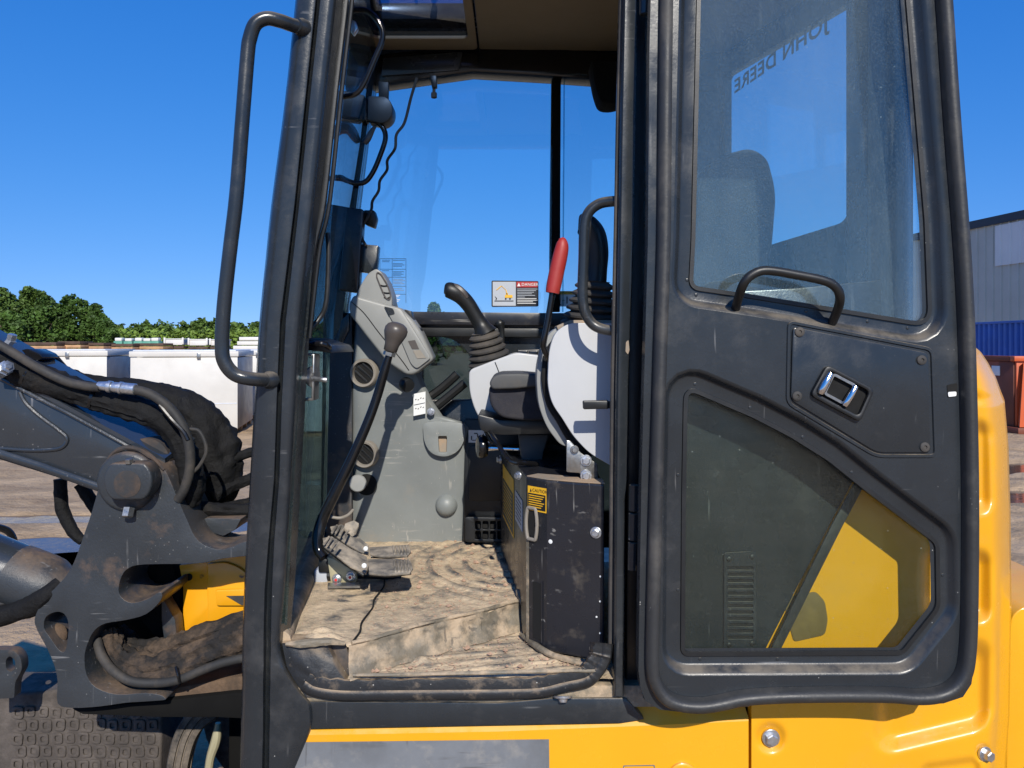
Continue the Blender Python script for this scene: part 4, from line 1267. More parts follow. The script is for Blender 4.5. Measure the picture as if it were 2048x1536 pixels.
add('latch_lever', pxtube([(1711, 773, 1.482), (1703, 788, 1.480), (1694, 803, 1.480), (1689, 811, 1.482)], [.006, .007, .007, .006], seg=12), 'chrome', door)
add('latch_yoke', band(rpoly([(1664, 748), (1708, 771), (1687, 808), (1646, 786)], 6), D0 - 0.007, [(-2.6, 0), (-2.6, .008), (2.6, .008), (2.6, 0)], smooth_path=False), 'steel', door)
dg_ = add('door_handle_bar', pxtube([(1471, 618, 1.512), (1477, 596, 1.480), (1487, 568, 1.452), (1505, 549, 1.446), (1535, 541, 1.446), (1599, 551, 1.446), (1650, 562, 1.446), (1672, 575, 1.448), (1680, 594, 1.455), (1676, 617, 1.480), (1665, 644, 1.510)],
                                 0.0088, seg=14, n=5), 'black_plastic', door)
st = add('striker_slot', slab(rpoly([(1894, 770), (1915, 766), (1915, 792), (1896, 796)], 4), D0 - 0.0012, 0.001, bev=0), 'dark_hole', door)
add('striker_plate', slab(rpoly([(1896, 784), (1913, 783), (1913, 792), (1897, 794)], 3), D0 - 0.0024, 0.001, bev=0), 'white_vinyl', door)
for k, (a, b) in enumerate(((969, 1022), (1026, 1080), (1084, 1140))):
    p, q = P(1268 - k, a, 1.575), P(1267 - k, b, 1.575)
    add('hinge', lathe(q, p - q, [(0, .0085), (.001, .0098), ((p - q).length - .001, .0098), ((p - q).length, .0085)], 16), 'charcoal', door)
p, q = P(1291, -60, 1.575), P(1290, 30, 1.575)
add('hinge', lathe(q, p - q, [(0, .009), (.001, .0112), ((p - q).length, .0112)], 16), 'charcoal', door)
add('hinge_strap', slab([(1276, 975), (1292, 975), (1292, 1135), (1276, 1135)], 1.56, 0.03, bev=0.003), 'charcoal', door)
for u, v in ((1606, 1345), (1424, 1362), (1726, 1352)):
    pass
for u, v in ((1390, 768), (1500, 815), (1605, 874), (1703, 945), (1400, 1318), (1555, 1318), (1356, 950), (1374, 560), (1392, 590), (1612, 622), (1735, 643), (1815, 656), (1356, 1180), (1885, 1150)):
    add('rivet', lathe(P(u, v, D0 + 0.0186), (0, -1, 0), [(0, .0035), (.0012, .003), (.0016, .0015)], 10), 'charcoal', door)

# ================================================================ INSIDE THE CAB
ZF, ZS = 0.966, 0.900     # upper and lower floor levels

# ---------------------------------------------------------------- floor mats
def near_y(x):
    return near_line(x) + (0.007 * mnoise.noise(Vector((x * 13, 0.3, 1))) + 0.003 * mnoise.noise(Vector((x * 45, 0.9, 2))) if x > -0.345 else 0.0)
def near_line(x):
    if x < -0.474:
        return 1.63 + (-0.474 - x) / 0.126 * 0.845
    if x < -0.345:
        return 1.63
    return 1.63 + (x + 0.345) / (0.02 + 0.345) * 0.275
def mat_h(x, y):
    h = 0.0022 * mnoise.noise(Vector((x * 9, y * 9, 0))) + 0.0016 * mnoise.noise(Vector((x * 40, y * 55, 3))) + 0.0010 * mnoise.noise(Vector((x * 110, y * 110, 5)))
    rub = 0.0
    if x > -0.335:
        r = math.hypot((x - 0.02) * 1.0, (y - 2.24) * 0.92)
        if y < 1.98:                                  # ribs straighten towards the door
            r = math.hypot(x - 0.02 - (1.98 - y) * 0.9, (2.24 - 1.98) * .92 + (1.98 - y) * 0.25)
        c = math.cos(2 * math.pi * r / 0.052)
        k = sst(0.25, 0.85, c)
        fade = sst(-0.335, -0.29, x) * (1 - 0.7 * sst(0.26, 0.36, r)) * (1 - 0.55 * (1 - sst(1.86, 2.0, y)))
        h += 0.0065 * k * fade
        rub = k * fade * sst(-0.35, 0.25, mnoise.noise(Vector((x * 13, y * 13, 8))))
        h -= 0.0065 * k * fade * 0.55 * (1 - sst(-0.35, 0.15, mnoise.noise(Vector((x * 13, y * 13, 8)))))
    else:
        n = mnoise.noise(Vector((x * 17, y * 26, 5)))
        h += 0.0012 * n
        rub = sst(-0.02, 0.3, n) * 1.0 * sst(-0.2, 0.2, mnoise.noise(Vector((x * 7, y * 9, 2))))
        h += 0.010 * (1 - sst(0.0, 0.035, math.hypot(x + 0.42, (y - 1.70) * 1.3))) + 0.012 * (1 - sst(0.0, 0.02, abs(y - near_y(x) - 0.03))) * sst(-0.47, -0.43, x) * (1 - sst(-0.39, -0.36, x))
    return h, rub
def floor_mat():
    vs, fs, rubs = [], [], []
    xs = [-0.60 + 0.66 * i / 150 for i in range(151)]
    M = 150
    for x in xs:
        y0 = near_y(x)
        for j in range(M + 1):
            y = lerp(y0, 2.52, j / M)
            h, rb = mat_h(x, y)
            if j == 0 and x > -0.35:
                h -= 0.006
            vs.append((x, y, ZF + h))
            rubs.append(rb)
    for i in range(150):
        for j in range(M):
            a = i * (M + 1) + j
            fs.append((a, a + 1, a + M + 2, a + M + 1)[::-1])
    o = add('floor_mat', (vs, fs), 'mat_dust', EX, smooth=70)
    at = o.data.attributes.new('rub', 'FLOAT', 'POINT')
    at.data.foreach_set('value', rubs)
    return o
fm = floor_mat()
add('mat_seam', tube([Vector((-0.338 + 0.004 * math.sin(k * 2.1), lerp(1.64, 2.06, k / 8), ZF + 0.004)) for k in range(9)], 0.0022, seg=6, n=3), 'dark_hole', fm)
# riser of the step
def riser(s, t):
    x = lerp(-0.345, 0.022, s)
    y = near_y(x)
    z = lerp(ZF - 0.003, ZS + 0.002, t)
    w = 0.009 * mnoise.noise(Vector((s * 8, t * 2.5, 1))) + 0.003 * mnoise.noise(Vector((s * 30, t * 6, 3))) + 0.018 * t ** 3
    return Vector((x + w * .4, y - 0.004 - w - 0.008 * t, z + (0.004 * mnoise.noise(Vector((s * 9, 0, 4))) if t == 0 else 0)))
add('step_riser', thick(grid_surf(riser, 60, 14), (0, 0.006, 0)), 'mat_edge', EX, smooth=70)
# lower step mat
def step_fn(s, t):
    x = lerp(-0.345, 0.215, s)
    y0 = 1.612
    y1 = near_y(x) if x < 0.022 else interp([(0.022, 1.9), (0.036, 1.80), (0.079, 1.755), (0.145, 1.72), (0.22, 1.695)], x)
    y = lerp(y0, max(y1 + 0.004, y0 + 0.01), t)
    a = (y - 1.6) - 0.42 * (x + 0.35) * 0.55
    c = math.cos(2 * math.pi * a / 0.040)
    k = sst(0.2, 0.9, c) * sst(0.0, 0.12, s) * sst(0, 0.1, t)
    k *= 0.4 + 0.6 * sst(-0.2, 0.25, mnoise.noise(Vector((x * 8, y * 14, 4))))
    h = 0.0042 * k + 0.002 * mnoise.noise(Vector((x * 12, y * 12, 2))) + 0.002 * mnoise.noise(Vector((x * 45, y * 45, 6)))
    h += 0.012 * (1 - sst(0.0, 0.03, math.hypot(x + 0.20, (y - 1.70) * 1.4)))
    step_fn.rub.append(k * (0.3 + 0.7 * sst(-0.3, 0.3, mnoise.noise(Vector((x * 14, y * 20, 1))))))
    return Vector((x, y, ZS + h))
step_fn.rub = []
g = grid_surf(step_fn, 140, 90)
sm = add('step_mat', g, 'mat_dust', EX, smooth=70)
at = sm.data.attributes.new('rub', 'FLOAT', 'POINT')
at.data.foreach_set('value', step_fn.rub)
add('front_channel', tube([Vector((-0.492, 1.635, ZF + .004)), Vector((-0.52, 1.80, ZF + .004)), Vector((-0.565, 2.1, ZF + .004)), Vector((-0.622, 2.5, ZF + .004))], [.022, .026, .030, .032], seg=12, n=6, wob=0.06), 'mat_edge', EX)
add('front_lower_panel', prism([(-0.50, 1.66, 0.80), (-0.655, 2.54, 0.80), (-0.655, 2.54, 0.985), (-0.50, 1.66, 0.985)], (-0.012, 0, 0)), 'charcoal_dirty', EX)
add('cab_floor', hslab([(-0.45, 1.617), (0.5, 1.617), (0.5, 2.54), (-0.59, 2.54)], 0.838, 0.046, bev=0.003), 'mat_edge', EX)
# the rubber corner block beside the pillar and its plate
def corner_fn(s, t):
    v = lerp(1286, 1394, t)
    u = lerp(interp([(1286, 564), (1335, 574), (1365, 591), (1395, 612)], v), interp([(1286, 652), (1320, 668), (1360, 690), (1395, 715)], v), s)
    w = 0.003 * mnoise.noise(Vector((s * 5, t * 5, 3)))
    return P(u, v, 1.622 + w - 0.012 * t - 0.010 * math.sin(s * 3.14) * math.sin(t * 3.14))
add('corner_block', thick(grid_surf(corner_fn, 16, 12), (0, 0.05, 0)), 'sill_rubber', EX, smooth=60)
add('corner_plate', slab([(652, 1286), (692, 1289), (700, 1320), (704, 1350), (688, 1356), (664, 1318)], 1.640, 0.02, bev=0.003), 'charcoal_dirty', EX)
# curled mat edges
add('mat_lip', tube([P(572, 1292, 1.612) + Vector((0, 0, .004)), P(600, 1288, 1.61), P(640, 1284, 1.612), P(665, 1283, 1.612), P(690, 1287, 1.62)], [.004, .008, .009, .007, .004], seg=8, n=4, wob=0.3), 'mat_edge', fm)
add('mat_lip', tube([Vector((lerp(-0.34, 0.015, k / 10), near_y(lerp(-0.34, 0.015, k / 10)) - 0.001, ZF + 0.002 + 0.003 * mnoise.noise(Vector((k * 1.3, 0, 0))))) for k in range(11)], 0.0045, seg=8, n=4, wob=0.4), 'mat_edge', fm)
add('mat_lip', tube([PZ(1041, 1268, ZS + .012), PZ(1062, 1284, ZS + .012), PZ(1085, 1300, ZS + .012), PZ(1120, 1315, ZS + .010), PZ(1172, 1330, ZS + .008)], [.004, .007, .007, .006, .004], seg=8, n=4, wob=0.3), 'mat_edge', sm)
add('mat_lip', tube([P(1035, 1182, 1.93), P(1042, 1196, 1.905), P(1047, 1212, 1.89), P(1047, 1250, 1.872)], [.006, .009, .007, .005], seg=8, n=4, wob=0.3), 'mat_edge', fm)
add('mat_lip', tube([P(706, 1356, 1.604) + Vector((0, 0, .006)), P(800, 1354, 1.604) + Vector((0, 0, .005)), P(950, 1348, 1.604) + Vector((0, 0, .002)), P(1100, 1342, 1.604), P(1195, 1341, 1.604)], 0.0042, seg=8, n=4, wob=0.3), 'mat_edge', sm)
# clods and pebbles lying on the mats
rnd = random.Random(12)
pv, pf = [], []
for k in range(1500):
    if rnd.random() < 0.7:
        x = rnd.uniform(-0.33, 0.0)
        y = rnd.uniform(near_y(x) + 0.02, 2.48)
        z = ZF + mat_h(x, y)[0]
    else:
        x = rnd.uniform(-0.30, 0.16)
        y1 = near_y(x) if x < 0.022 else interp([(0.022, 1.9), (0.079, 1.75), (0.145, 1.715), (0.22, 1.69)], x)
        y = rnd.uniform(1.63, max(y1 - 0.008, 1.635))
        z = ZS + 0.003
    s = rnd.uniform(0.0009, 0.0028) if rnd.random() < 0.96 else rnd.uniform(0.004, 0.009)
    b = len(pv)
    for d in ((1, 0, 0), (-1, 0, 0), (0, 1, 0), (0, -1, 0), (0, 0, .8), (0, 0, -.5)):
        j = rnd.uniform(0.7, 1.2)
        pv.append((x + d[0] * s * j, y + d[1] * s * j, z + d[2] * s * j + s * .3))
    pf += [(b, b + 2, b + 4), (b + 2, b + 1, b + 4), (b + 1, b + 3, b + 4), (b + 3, b, b + 4), (b + 2, b, b + 5), (b + 1, b + 2, b + 5), (b + 3, b + 1, b + 5), (b, b + 3, b + 5)]
add('loose_grit', (pv, pf), 'pebble', fm, smooth=0, kind='stuff')

# ---------------------------------------------------------------- front column with instrument housing
CR = [(600, 712, 790, 2.44), (680, 706, 815, 2.42), (745, 703, 838, 2.415), (800, 703, 862, 2.42), (832, 703, 884, 2.425), (846, 703, 930, 2.43), (856, 703, 940, 2.432), (900, 702, 936, 2.44), (960, 701, 932, 2.45),
      (1040, 699, 929, 2.465), (1072, 697, 928, 2.475), (1090, 696, 928, 2.48)]
rows = []
for v, a, b, D in CR:
    r_ = [P(a, v, D) + Vector((0, .08, 0)), P(a, v, D + .03), P(a + 6, v, D + .008)]
    for k in range(1, 12):
        u = lerp(a + 6, b - 8, k / 12)
        r_.append(P(u, v, D + 0.006 * mnoise.noise(Vector((u * .012, v * .012, 0))) + 0.018 * sst(760, 900, u) * (1 - sst(820, 850, v))))
    r_ += [P(b - 8, v, D + .002), P(b, v, D + .012), P(b + 2, v, D + .035)]
    rows.append(r_)
col = add('front_column', fixn(loft(rows)), 'column_grey', EX, smooth=50)
ho = [(707, 589), (763, 605), (802, 616), (826, 640), (842, 663), (868, 719), (831, 748), (814, 751), (773, 724), (731, 671), (713, 647), (699, 630), (697, 607)]
hs = add('instrument_housing', slab(rpoly(ho, [8, 3, 8, 6, 6, 8, 8, 10, 6, 14, 10, 14, 10], 4), 2.32, 0.10, bev=0.010, seg=3), 'console_grey', EX, smooth=50)
add('display_hood', slab(rpoly([(767, 611), (802, 618), (862, 716), (833, 738), (822, 728), (788, 648)], [4, 8, 6, 8, 10, 6]), 2.312, 0.010, bev=0.004), 'console_grey', hs)
add('housing_seam', pxtube([(703, 604, 2.3195), (722, 620, 2.3195), (736, 636, 2.3195), (760, 668, 2.3195), (800, 716, 2.3195), (818, 741, 2.3195)], 0.0014, seg=6, n=3), 'dark_hole', hs)
add('switch_plate', slab([(816, 682), (830, 680), (838, 698), (824, 698)], 2.310, 0.002, bev=0), 'knob_grey', hs)
add('info_sticker', slab([(826, 701), (840, 700), (852, 716), (834, 717)], 2.310, 0.002, bev=0), 'vent_ring', hs)
for pts in ([(808, 618), (822, 622), (828, 646), (818, 642)], [(829, 650), (841, 656), (847, 680), (838, 676)]):
    add('rocker_switch', slab(rpoly(pts, 3), 2.34, 0.05, bev=0.004), 'black_plastic', hs)
add('hood_socket', slab(rpoly([(769, 613), (786, 617), (790, 628), (778, 631)], 3), 2.3105, 0.002, bev=0), 'charcoal', hs)
cap_o = [(709, 597), (720, 572), (736, 546), (752, 537), (761, 542), (774, 563), (784, 592), (784, 614), (763, 612)]
cp_ = add('vent_cap', slab(rpoly(cap_o, [4, 6, 14, 14, 8, 6, 8, 6, 4], 5), 2.335, 0.10, bev=0.014, seg=4), 'console_grey', EX, smooth=60)
add('vent_surround', band(rpoly([(755, 544), (762, 548), (776, 571), (782, 590), (780, 600), (772, 597), (762, 575), (753, 552)], 5), 2.336, [(-1.2, 0), (-1.2, .005), (1.2, .005), (1.2, 0)], smooth_path=False), 'knob_grey', cp_)
for pts in ([(759, 570), (768, 572), (776, 571)], [(764, 584), (772, 586), (780, 586)], [(768, 594), (774, 597), (780, 594)]):
    add('vent_slit', pxtube([(u, v, 2.3335) for u, v in pts], 0.0022, seg=6, n=3), 'dark_hole', cp_)
def round_vent(u, v, D, r, tilt, parent):
    c = P(u, v, D)
    add('vent_ring', lathe(c, (-.25, -1, 0), [(-.01, r), (.010, r), (.014, r * .94), (.013, r * .80), (.004, r * .76), (-.004, r * .74)], 32), 'vent_ring', parent, smooth=50)
    add('vent_throat', lathe(c, (-.25, -1, 0), [(-.02, r * .76), (.002, r * .76), (.0025, 0)], 28), 'dark_hole', parent)
    for o in (-0.34, 0.02, 0.38):
        a = c + Vector((math.cos(tilt + 1.57) * o * r, 0, math.sin(tilt + 1.57) * o * r))
        L = math.sqrt(max(0.05, .68 ** 2 - o * o)) * r
        d = Vector((math.cos(tilt), -0.0, math.sin(tilt)))
        q = Vector((math.cos(tilt + 1.57), 0, math.sin(tilt + 1.57)))
        add('vent_fin', prism([a - d * L + Vector((0, -.004, 0)), a + d * L + Vector((0, -.004, 0)), a + d * L * .9 + q * .006 + Vector((0, -.015, 0)), a - d * L * .9 + q * .006 + Vector((0, -.015, 0))], Vector((0, 0.002, -0.0025))), 'vent_fin', parent)
round_vent(729, 746, 2.405, 0.045, -0.75, col)
round_vent(731, 908, 2.43, 0.043, -0.8, col)
add('duct_hole', lathe(P(733, 969, 2.445), (0, -1, 0), [(0, .034), (.003, .034), (.0035, 0)], 24), 'dark_hole', col)
add('duct_cap', lathe(P(716, 966, 2.42), (0.15, -1, 0.1), [(0, .027), (.012, .027), (.016, .024), (.017, 0)], 24), 'console_grey', col)
add('knee_pad', lathe(P(893, 1010, 2.462), (0, -1, 0), [(0, .036), (.010, .034), (.020, .028), (.028, .018), (.031, .006), (.0315, 0)], 24), 'column_grey', col)
hold = rpoly([(845, 846), (872, 842), (930, 846), (930, 880), (915, 905), (890, 915), (862, 908), (848, 885)], [10, 4, 14, 16, 16, 18, 16, 16], 5)
add('cup_holder', slab(hold, 2.415, 0.02, [rpoly([(876, 846 + 26), (894, 846 + 26), (893, 905), (878, 905)], 3)], bev=0.004), 'column_grey', col)
add('holder_floor', slab([(872, 868), (898, 868), (898, 908), (872, 908)], 2.431, 0.002, bev=0), 'dusty_grey', col)
stk = add('pictogram_sticker', slab([(827, 788), (851, 783), (851, 827), (827, 832)], 2.405, 0.002, bev=0), 'white_vinyl', col)
add('pictogram', slab([(828, 809.5), (850, 805), (850, 806), (828, 810.5)], 2.4035, 0.001, bev=0), 'ink', col)
for k in range(8):
    u0, v0 = 830 + 5 * (k % 4), (799 if k < 4 else 817) - (k % 4) * 1.05 + (0, 1.6, -0.8, 0.9)[k % 4]
    add('pictogram', slab([(u0, v0), (u0 + 2.6, v0 - 1.4), (u0 + 3.2, v0 - 0.4), (u0 + 0.8, v0 + 1.2)], 2.4035, 0.001, bev=0), 'rubber', col)
hexbolt('bolt', P(862, 823, 2.41), 0.008, 0.012, col, 'zinc')
add('key_knob', lathe(P(811, 768, 2.36), (0.6, -1, -.2), [(0, .022), (.02, .022), (.026, .018), (.027, 0)], 20), 'black_plastic', hs)
add('cable_tube', pxtube([(862, 792, 2.47), (885, 775, 2.47), (915, 748, 2.47)], 0.014, seg=8, n=3), 'black_plastic', EX)
add('cable_tube', pxtube([(870, 815, 2.48), (895, 795, 2.48), (930, 766, 2.48)], 0.014, seg=8, n=3), 'black_plastic', EX)
add('sheathed_wire', pxtube([(662, 1034, 2.1), (680, 1036, 2.1), (696, 1030, 2.12), (706, 1020, 2.14)], 0.0042, seg=8, n=4), 'vent_ring', EX)

# ---------------------------------------------------------------- blade lever with knob, and travel pedals
lev = add('blade_lever', pxtube([(648, 1115, 2.04), (637, 1098, 2.05), (636, 1070, 2.06), (646, 1035, 2.07), (668, 990, 2.07), (700, 925, 2.08), (730, 858, 2.09), (752, 800, 2.10), (768, 745, 2.10), (780, 706, 2.10)],
                                [.013, .0145, .016, .0155, .0150, .0140, .0135, .0130, .0125, .0095], seg=14, n=4), 'black_gloss', EX)
a_, b_ = P(780, 703, 2.10), P(797, 645, 2.10)
ax_ = (b_ - a_)
L_ = ax_.length
add('lever_knob', lathe(a_, ax_, [(0, .0150), (.002, .0185), (L_ * .25, .0200), (L_ * .45, .0265), (L_ * .62, .0315), (L_ * .78, .0315), (L_ * .9, .026), (L_ * .98, .015), (L_, .004)], 28), 'knob_grey', lev, smooth=60)
hexbolt('lock_nut', a_ - ax_.normalized() * .012, 0.0165, 0.011, lev, 'steel', axis=ax_, washer=False)
def pedal(ptsA, ptsB, rub_u, name):
    t = add(name, prism([PZ(*p) for p in ptsA], (0, 0.003, -0.006), 0.0012), 'pedal_dusty', EX, smooth=30)
    add('heel_plate', prism([PZ(*p) for p in ptsB], (0, 0.003, -0.006), 0.0012), 'pedal_dusty', t, smooth=30)
    return t
zz = 1.045
pA = pedal([(736, 1118, zz), (792, 1117, zz), (821, 1121, zz), (826, 1136, zz), (820, 1145, zz), (770, 1149, zz), (738, 1146, zz)],
           [(645, 1076, 1.10), (664, 1072, 1.105), (700, 1096, 1.075), (733, 1113, 1.05), (738, 1128, 1.045), (732, 1146, 1.035), (700, 1132, 1.055), (648, 1092, 1.09)], 0, 'travel_pedal')
zz = 1.05
pB = pedal([(738, 1094, zz), (790, 1091, zz), (818, 1089, zz), (822, 1103, zz), (814, 1111, zz), (760, 1112, zz), (740, 1108, zz)],
           [(660, 1053, 1.10), (684, 1048, 1.11), (712, 1070, 1.08), (737, 1090, 1.055), (738, 1108, 1.045), (722, 1104, 1.05), (690, 1086, 1.07), (664, 1066, 1.09)], 0, 'travel_pedal')
pC = add('foot_rest', prism([PZ(*p) for p in [(690, 1046, 1.12), (708, 1040, 1.125), (718, 1046, 1.12), (712, 1062, 1.10), (704, 1068, 1.09), (688, 1056, 1.11)]], (0, 0.004, -0.010), 0.002), 'pedal_dusty', EX)
for par, us, v0, v1, z in ((pA, (788, 795, 802, 809, 816), 1119, 1144, 1.047), (pB, (786, 793, 800, 807, 813), 1091, 1109, 1.052)):
    for u in us:
        add('pedal_rib', tube([PZ(u, v0 + 1, z), PZ(u + 3, v1 - 1, z)], 0.0028, seg=6, n=1), 'pedal_dusty', par)
for par, pts in ((pA, [(652, 1079), (659, 1081), (666, 1085), (673, 1090)]), (pB, [(668, 1056), (676, 1056), (684, 1060), (691, 1066)])):
    for u, v in pts:
        add('pedal_rib', tube([PZ(u - 4, v + 9, 1.098), PZ(u + 6, v - 5, 1.106)], 0.0034, seg=6, n=1), 'pedal_dusty', par)
for par, q in ((pA, (729, 1131, 1.062)), (pB, (732, 1097, 1.066))):
    add('pedal_pin', lathe(PZ(*q), (0, -1, .2), [(0, .006), (.006, .006), (.008, .003)], 12), 'white_vinyl', par)
for par, pts in ((pA, [(648, 1094, 1.085), (690, 1126, 1.055), (728, 1150, 1.03)]), (pB, [(664, 1068, 1.085), (690, 1090, 1.06), (722, 1107, 1.045)]), (pA, [(740, 1149, 1.036), (780, 1151, 1.034), (822, 1146, 1.036)]),
                 (pB, [(742, 1113, 1.042), (780, 1114, 1.04), (816, 1111, 1.042)])):
    add('pedal_edge', tube([PZ(*p) for p in pts], 0.0045, seg=6, n=4), 'black_plastic', par)
br = add('pedal_bracket', slab([(654, 1114), (668, 1118), (712, 1146), (714, 1158), (710, 1168), (662, 1169)], 2.035, 0.03, bev=0.002), 'gold_zinc', EX)
add('bracket_foot', prism([PZ(656, 1170, ZF + .006), PZ(718, 1169, ZF + .006), PZ(720, 1176, ZF + .006), PZ(655, 1177, ZF + .006)], (0, 0, .006)), 'steel', br)
for u, v in ((674, 1157), (702, 1152)):
    b = hexbolt('bolt', P(u, v, 2.034), 0.0085, 0.014, br, 'zinc')
    add('paint_mark', lathe(P(u, v, 2.034) + Vector((0, -.0142, 0)), (0, -1, 0), [(0, .004), (.0008, .0035), (.001, 0)], 10), 'red_paint_dot', br)
add('pedal_block', boxpx(628, 1140, 655, 1168, 2.06, 0.06, 0.004), 'silver_vinyl', EX)
add('lever_base', boxpx(636, 1118, 660, 1146, 2.05, 0.05, 0.005), 'black_plastic', EX)
add('pedal_shaft', pxtube([(655, 1150, 2.06), (735, 1148, 2.06), (800, 1152, 2.1)], 0.012, seg=10, n=1), 'black_plastic', EX)

# ---------------------------------------------------------------- far console, joystick and seat
ws = add('far_console', slab(rpoly([(938, 740), (985, 722), (1032, 705), (1090, 712), (1090, 850), (968, 850), (950, 822), (938, 782)], [10, 4, 10, 4, 4, 14, 20, 24], 5), 2.20, 0.22, bev=0.018, seg=4), 'light_grey_plastic', EX, smooth=60)
add('console_seam', pxtube([(990, 724, 2.1985), (997, 742, 2.1985), (1002, 760, 2.1985)], 0.0012, seg=6, n=3), 'dark_hole', ws)
add('switch_bank', slab(rpoly([(1034, 700), (1080, 698), (1080, 720), (1036, 720)], 3), 2.30, 0.05, bev=0.004), 'black_plastic', ws)
for u in (1037, 1058):
    add('rocker_switch', slab(rpoly([(u, 702), (u + 18, 701), (u + 18, 717), (u, 718)], 2), 2.294, 0.006, bev=0.002), 'black_gloss', ws)
def bellows(a, b, r0, r1, n, name, parent, mat='rubber'):
    a, b = Vector(a), Vector(b)
    L = (b - a).length
    prof = [(0, r0 * 1.02)]
    for k in range(n):
        t0, t1 = k / n, (k + 1) / n
        ra, rb = lerp(r0, r1, t0), lerp(r0, r1, t1)
        prof += [(L * lerp(t0, t1, .1), ra * 1.0), (L * lerp(t0, t1, .35), ra * 1.02), (L * lerp(t0, t1, .6), lerp(ra, rb, .6) * 0.97), (L * lerp(t0, t1, .82), rb * 0.83), (L * lerp(t0, t1, .95), rb * 0.85)]
    prof += [(L, r1 * .9)]
    return add(name, lathe(a, b - a, prof, 28), mat, parent, smooth=50)
jr = add('joystick', pxtube([(972, 668, 2.27), (962, 650, 2.27), (950, 630, 2.265), (936, 608, 2.26), (922, 593, 2.255), (908, 584, 2.25), (895, 579, 2.25), (889, 578, 2.25)],
                            [.036, .024, .0215, .0225, .0235, .0245, .0225, .013], seg=18, n=5), 'black_plastic', EX, smooth=60)
bellows(P(984, 738, 2.29), P(967, 664, 2.27), 0.070, 0.040, 6, 'joystick_boot', jr)
add('joystick_trim', pxtube([(903, 570, 2.245), (914, 575, 2.24), (926, 585, 2.238), (934, 596, 2.24)], [.006, .010, .010, .006], seg=8, n=4), 'knob_grey', jr)
add('far_lever', pxtube([(1003, 690, 2.40), (1003, 660, 2.40), (1000, 648, 2.40), (996, 642, 2.40)], [.010, .010, .016, .012], seg=10, n=3), 'black_plastic', EX)
# seat
seat = add('seat', slab(rpoly([(977, 772), (1000, 766), (1090, 760), (1250, 762), (1250, 840), (1050, 842), (1002, 836), (980, 812)], [14, 10, 4, 10, 10, 10, 18, 18], 5), 1.98, 0.40, bev=0.03, seg=4), 'seat_cloth', EX, smooth=60)
add('seat_bolster', slab(rpoly([(978, 768), (984, 754), (1000, 747), (1040, 746), (1085, 750), (1085, 772), (1030, 778), (985, 779)], [8, 8, 12, 12, 6, 6, 12, 8], 5), 1.96, 0.20, bev=0.012, seg=4), 'seat_vinyl', seat, smooth=60)
add('seat_pan', slab(rpoly([(954, 828), (1000, 840), (1250, 842), (1250, 866), (1000, 870), (962, 862)], 8), 2.02, 0.36, bev=0.01), 'black_plastic', seat)
add('seat_pedestal', slab([(1036, 868), (1100, 868), (1088, 905), (1084, 936), (1046, 936), (1040, 905)], 2.06, 0.2, bev=0.01), 'seat_vinyl', seat)
add('seat_backrest', slab(rpoly([(1395, 344), (1450, 308), (1502, 294), (1536, 314), (1554, 384), (1546, 486), (1528, 660), (1380, 660)], [40, 20, 24, 24, 30, 30, 10, 10], 6), 2.10, 0.36, bev=0.04, seg=4), 'seat_cloth', seat, smooth=60)
# near console (safety lever side)
nc = add('near_console', slab(rpoly([(1098, 700), (1110, 664), (1138, 646), (1262, 646), (1262, 950), (1226, 934), (1178, 906), (1146, 872), (1124, 836), (1104, 808), (1095, 770)], [24, 18, 14, 4, 4, 10, 18, 18, 8, 18, 30], 5), 1.745, 0.12, bev=0.045, seg=7), 'light_grey_plastic', EX, smooth=60)
add('console_shell', slab(rpoly([(1082, 698), (1098, 666), (1118, 652), (1210, 652), (1210, 905), (1150, 895), (1122, 892), (1094, 856), (1076, 810), (1072, 745)], [24, 18, 14, 4, 4, 10, 18, 18, 24, 30], 5), 1.80, 0.12, bev=0.018, seg=4), 'console_grey', nc, smooth=60)
add('console_collar', slab(rpoly([(1112, 652), (1140, 640), (1240, 640), (1240, 654), (1118, 664)], 4), 1.79, 0.10, bev=0.006), 'dusty_grey', nc)
add('lever_slot', pxtube([(1098, 702, 1.788), (1107, 686, 1.782), (1117, 668, 1.782)], [.010, .0075, .003], seg=8, n=4), 'dark_hole', nc)
add('shell_gap', pxtube([(1092, 712, 1.793), (1089, 760, 1.788), (1099, 808, 1.788), (1118, 840, 1.79), (1142, 880, 1.79), (1180, 915, 1.79)], 0.0075, seg=8, n=4), 'dark_hole', nc)
jl = add('joystick', pxtube([(1188, 575, 1.86), (1192, 540, 1.86), (1193, 505, 1.86), (1187, 474, 1.86), (1177, 456, 1.855), (1165, 447, 1.85), (1157, 446, 1.85)], [.030, .027, .029, .031, .029, .026, .015], seg=18, n=5), 'black_plastic', EX, smooth=60)
bellows(P(1182, 652, 1.87), P(1190, 562, 1.86), 0.074, 0.042, 6, 'joystick_boot', jl)
rl = add('safety_lever', pxtube([(1105, 584, 1.74), (1101, 610, 1.74), (1095, 645, 1.74), (1088, 680, 1.74), (1087, 694, 1.745), (1093, 708, 1.75), (1103, 724, 1.77), (1108, 735, 1.79)], 0.0072, seg=12, n=4), 'black_gloss', EX)
add('lever_grip', pxtube([(1105, 586, 1.74), (1107, 574, 1.74), (1113, 545, 1.74), (1120, 514, 1.74), (1124, 494, 1.74), (1124, 482, 1.74), (1122, 476, 1.74)], [.0155, .0168, .0172, .0168, .0150, .0110, .005], seg=16, n=5), 'red_rubber', rl, smooth=60)
pg = add('latch_pin', slab(rpoly([(1166, 802), (1218, 801), (1218, 818), (1167, 819)], 3), 1.655, 0.018, bev=0.003), 'black_plastic', EX)
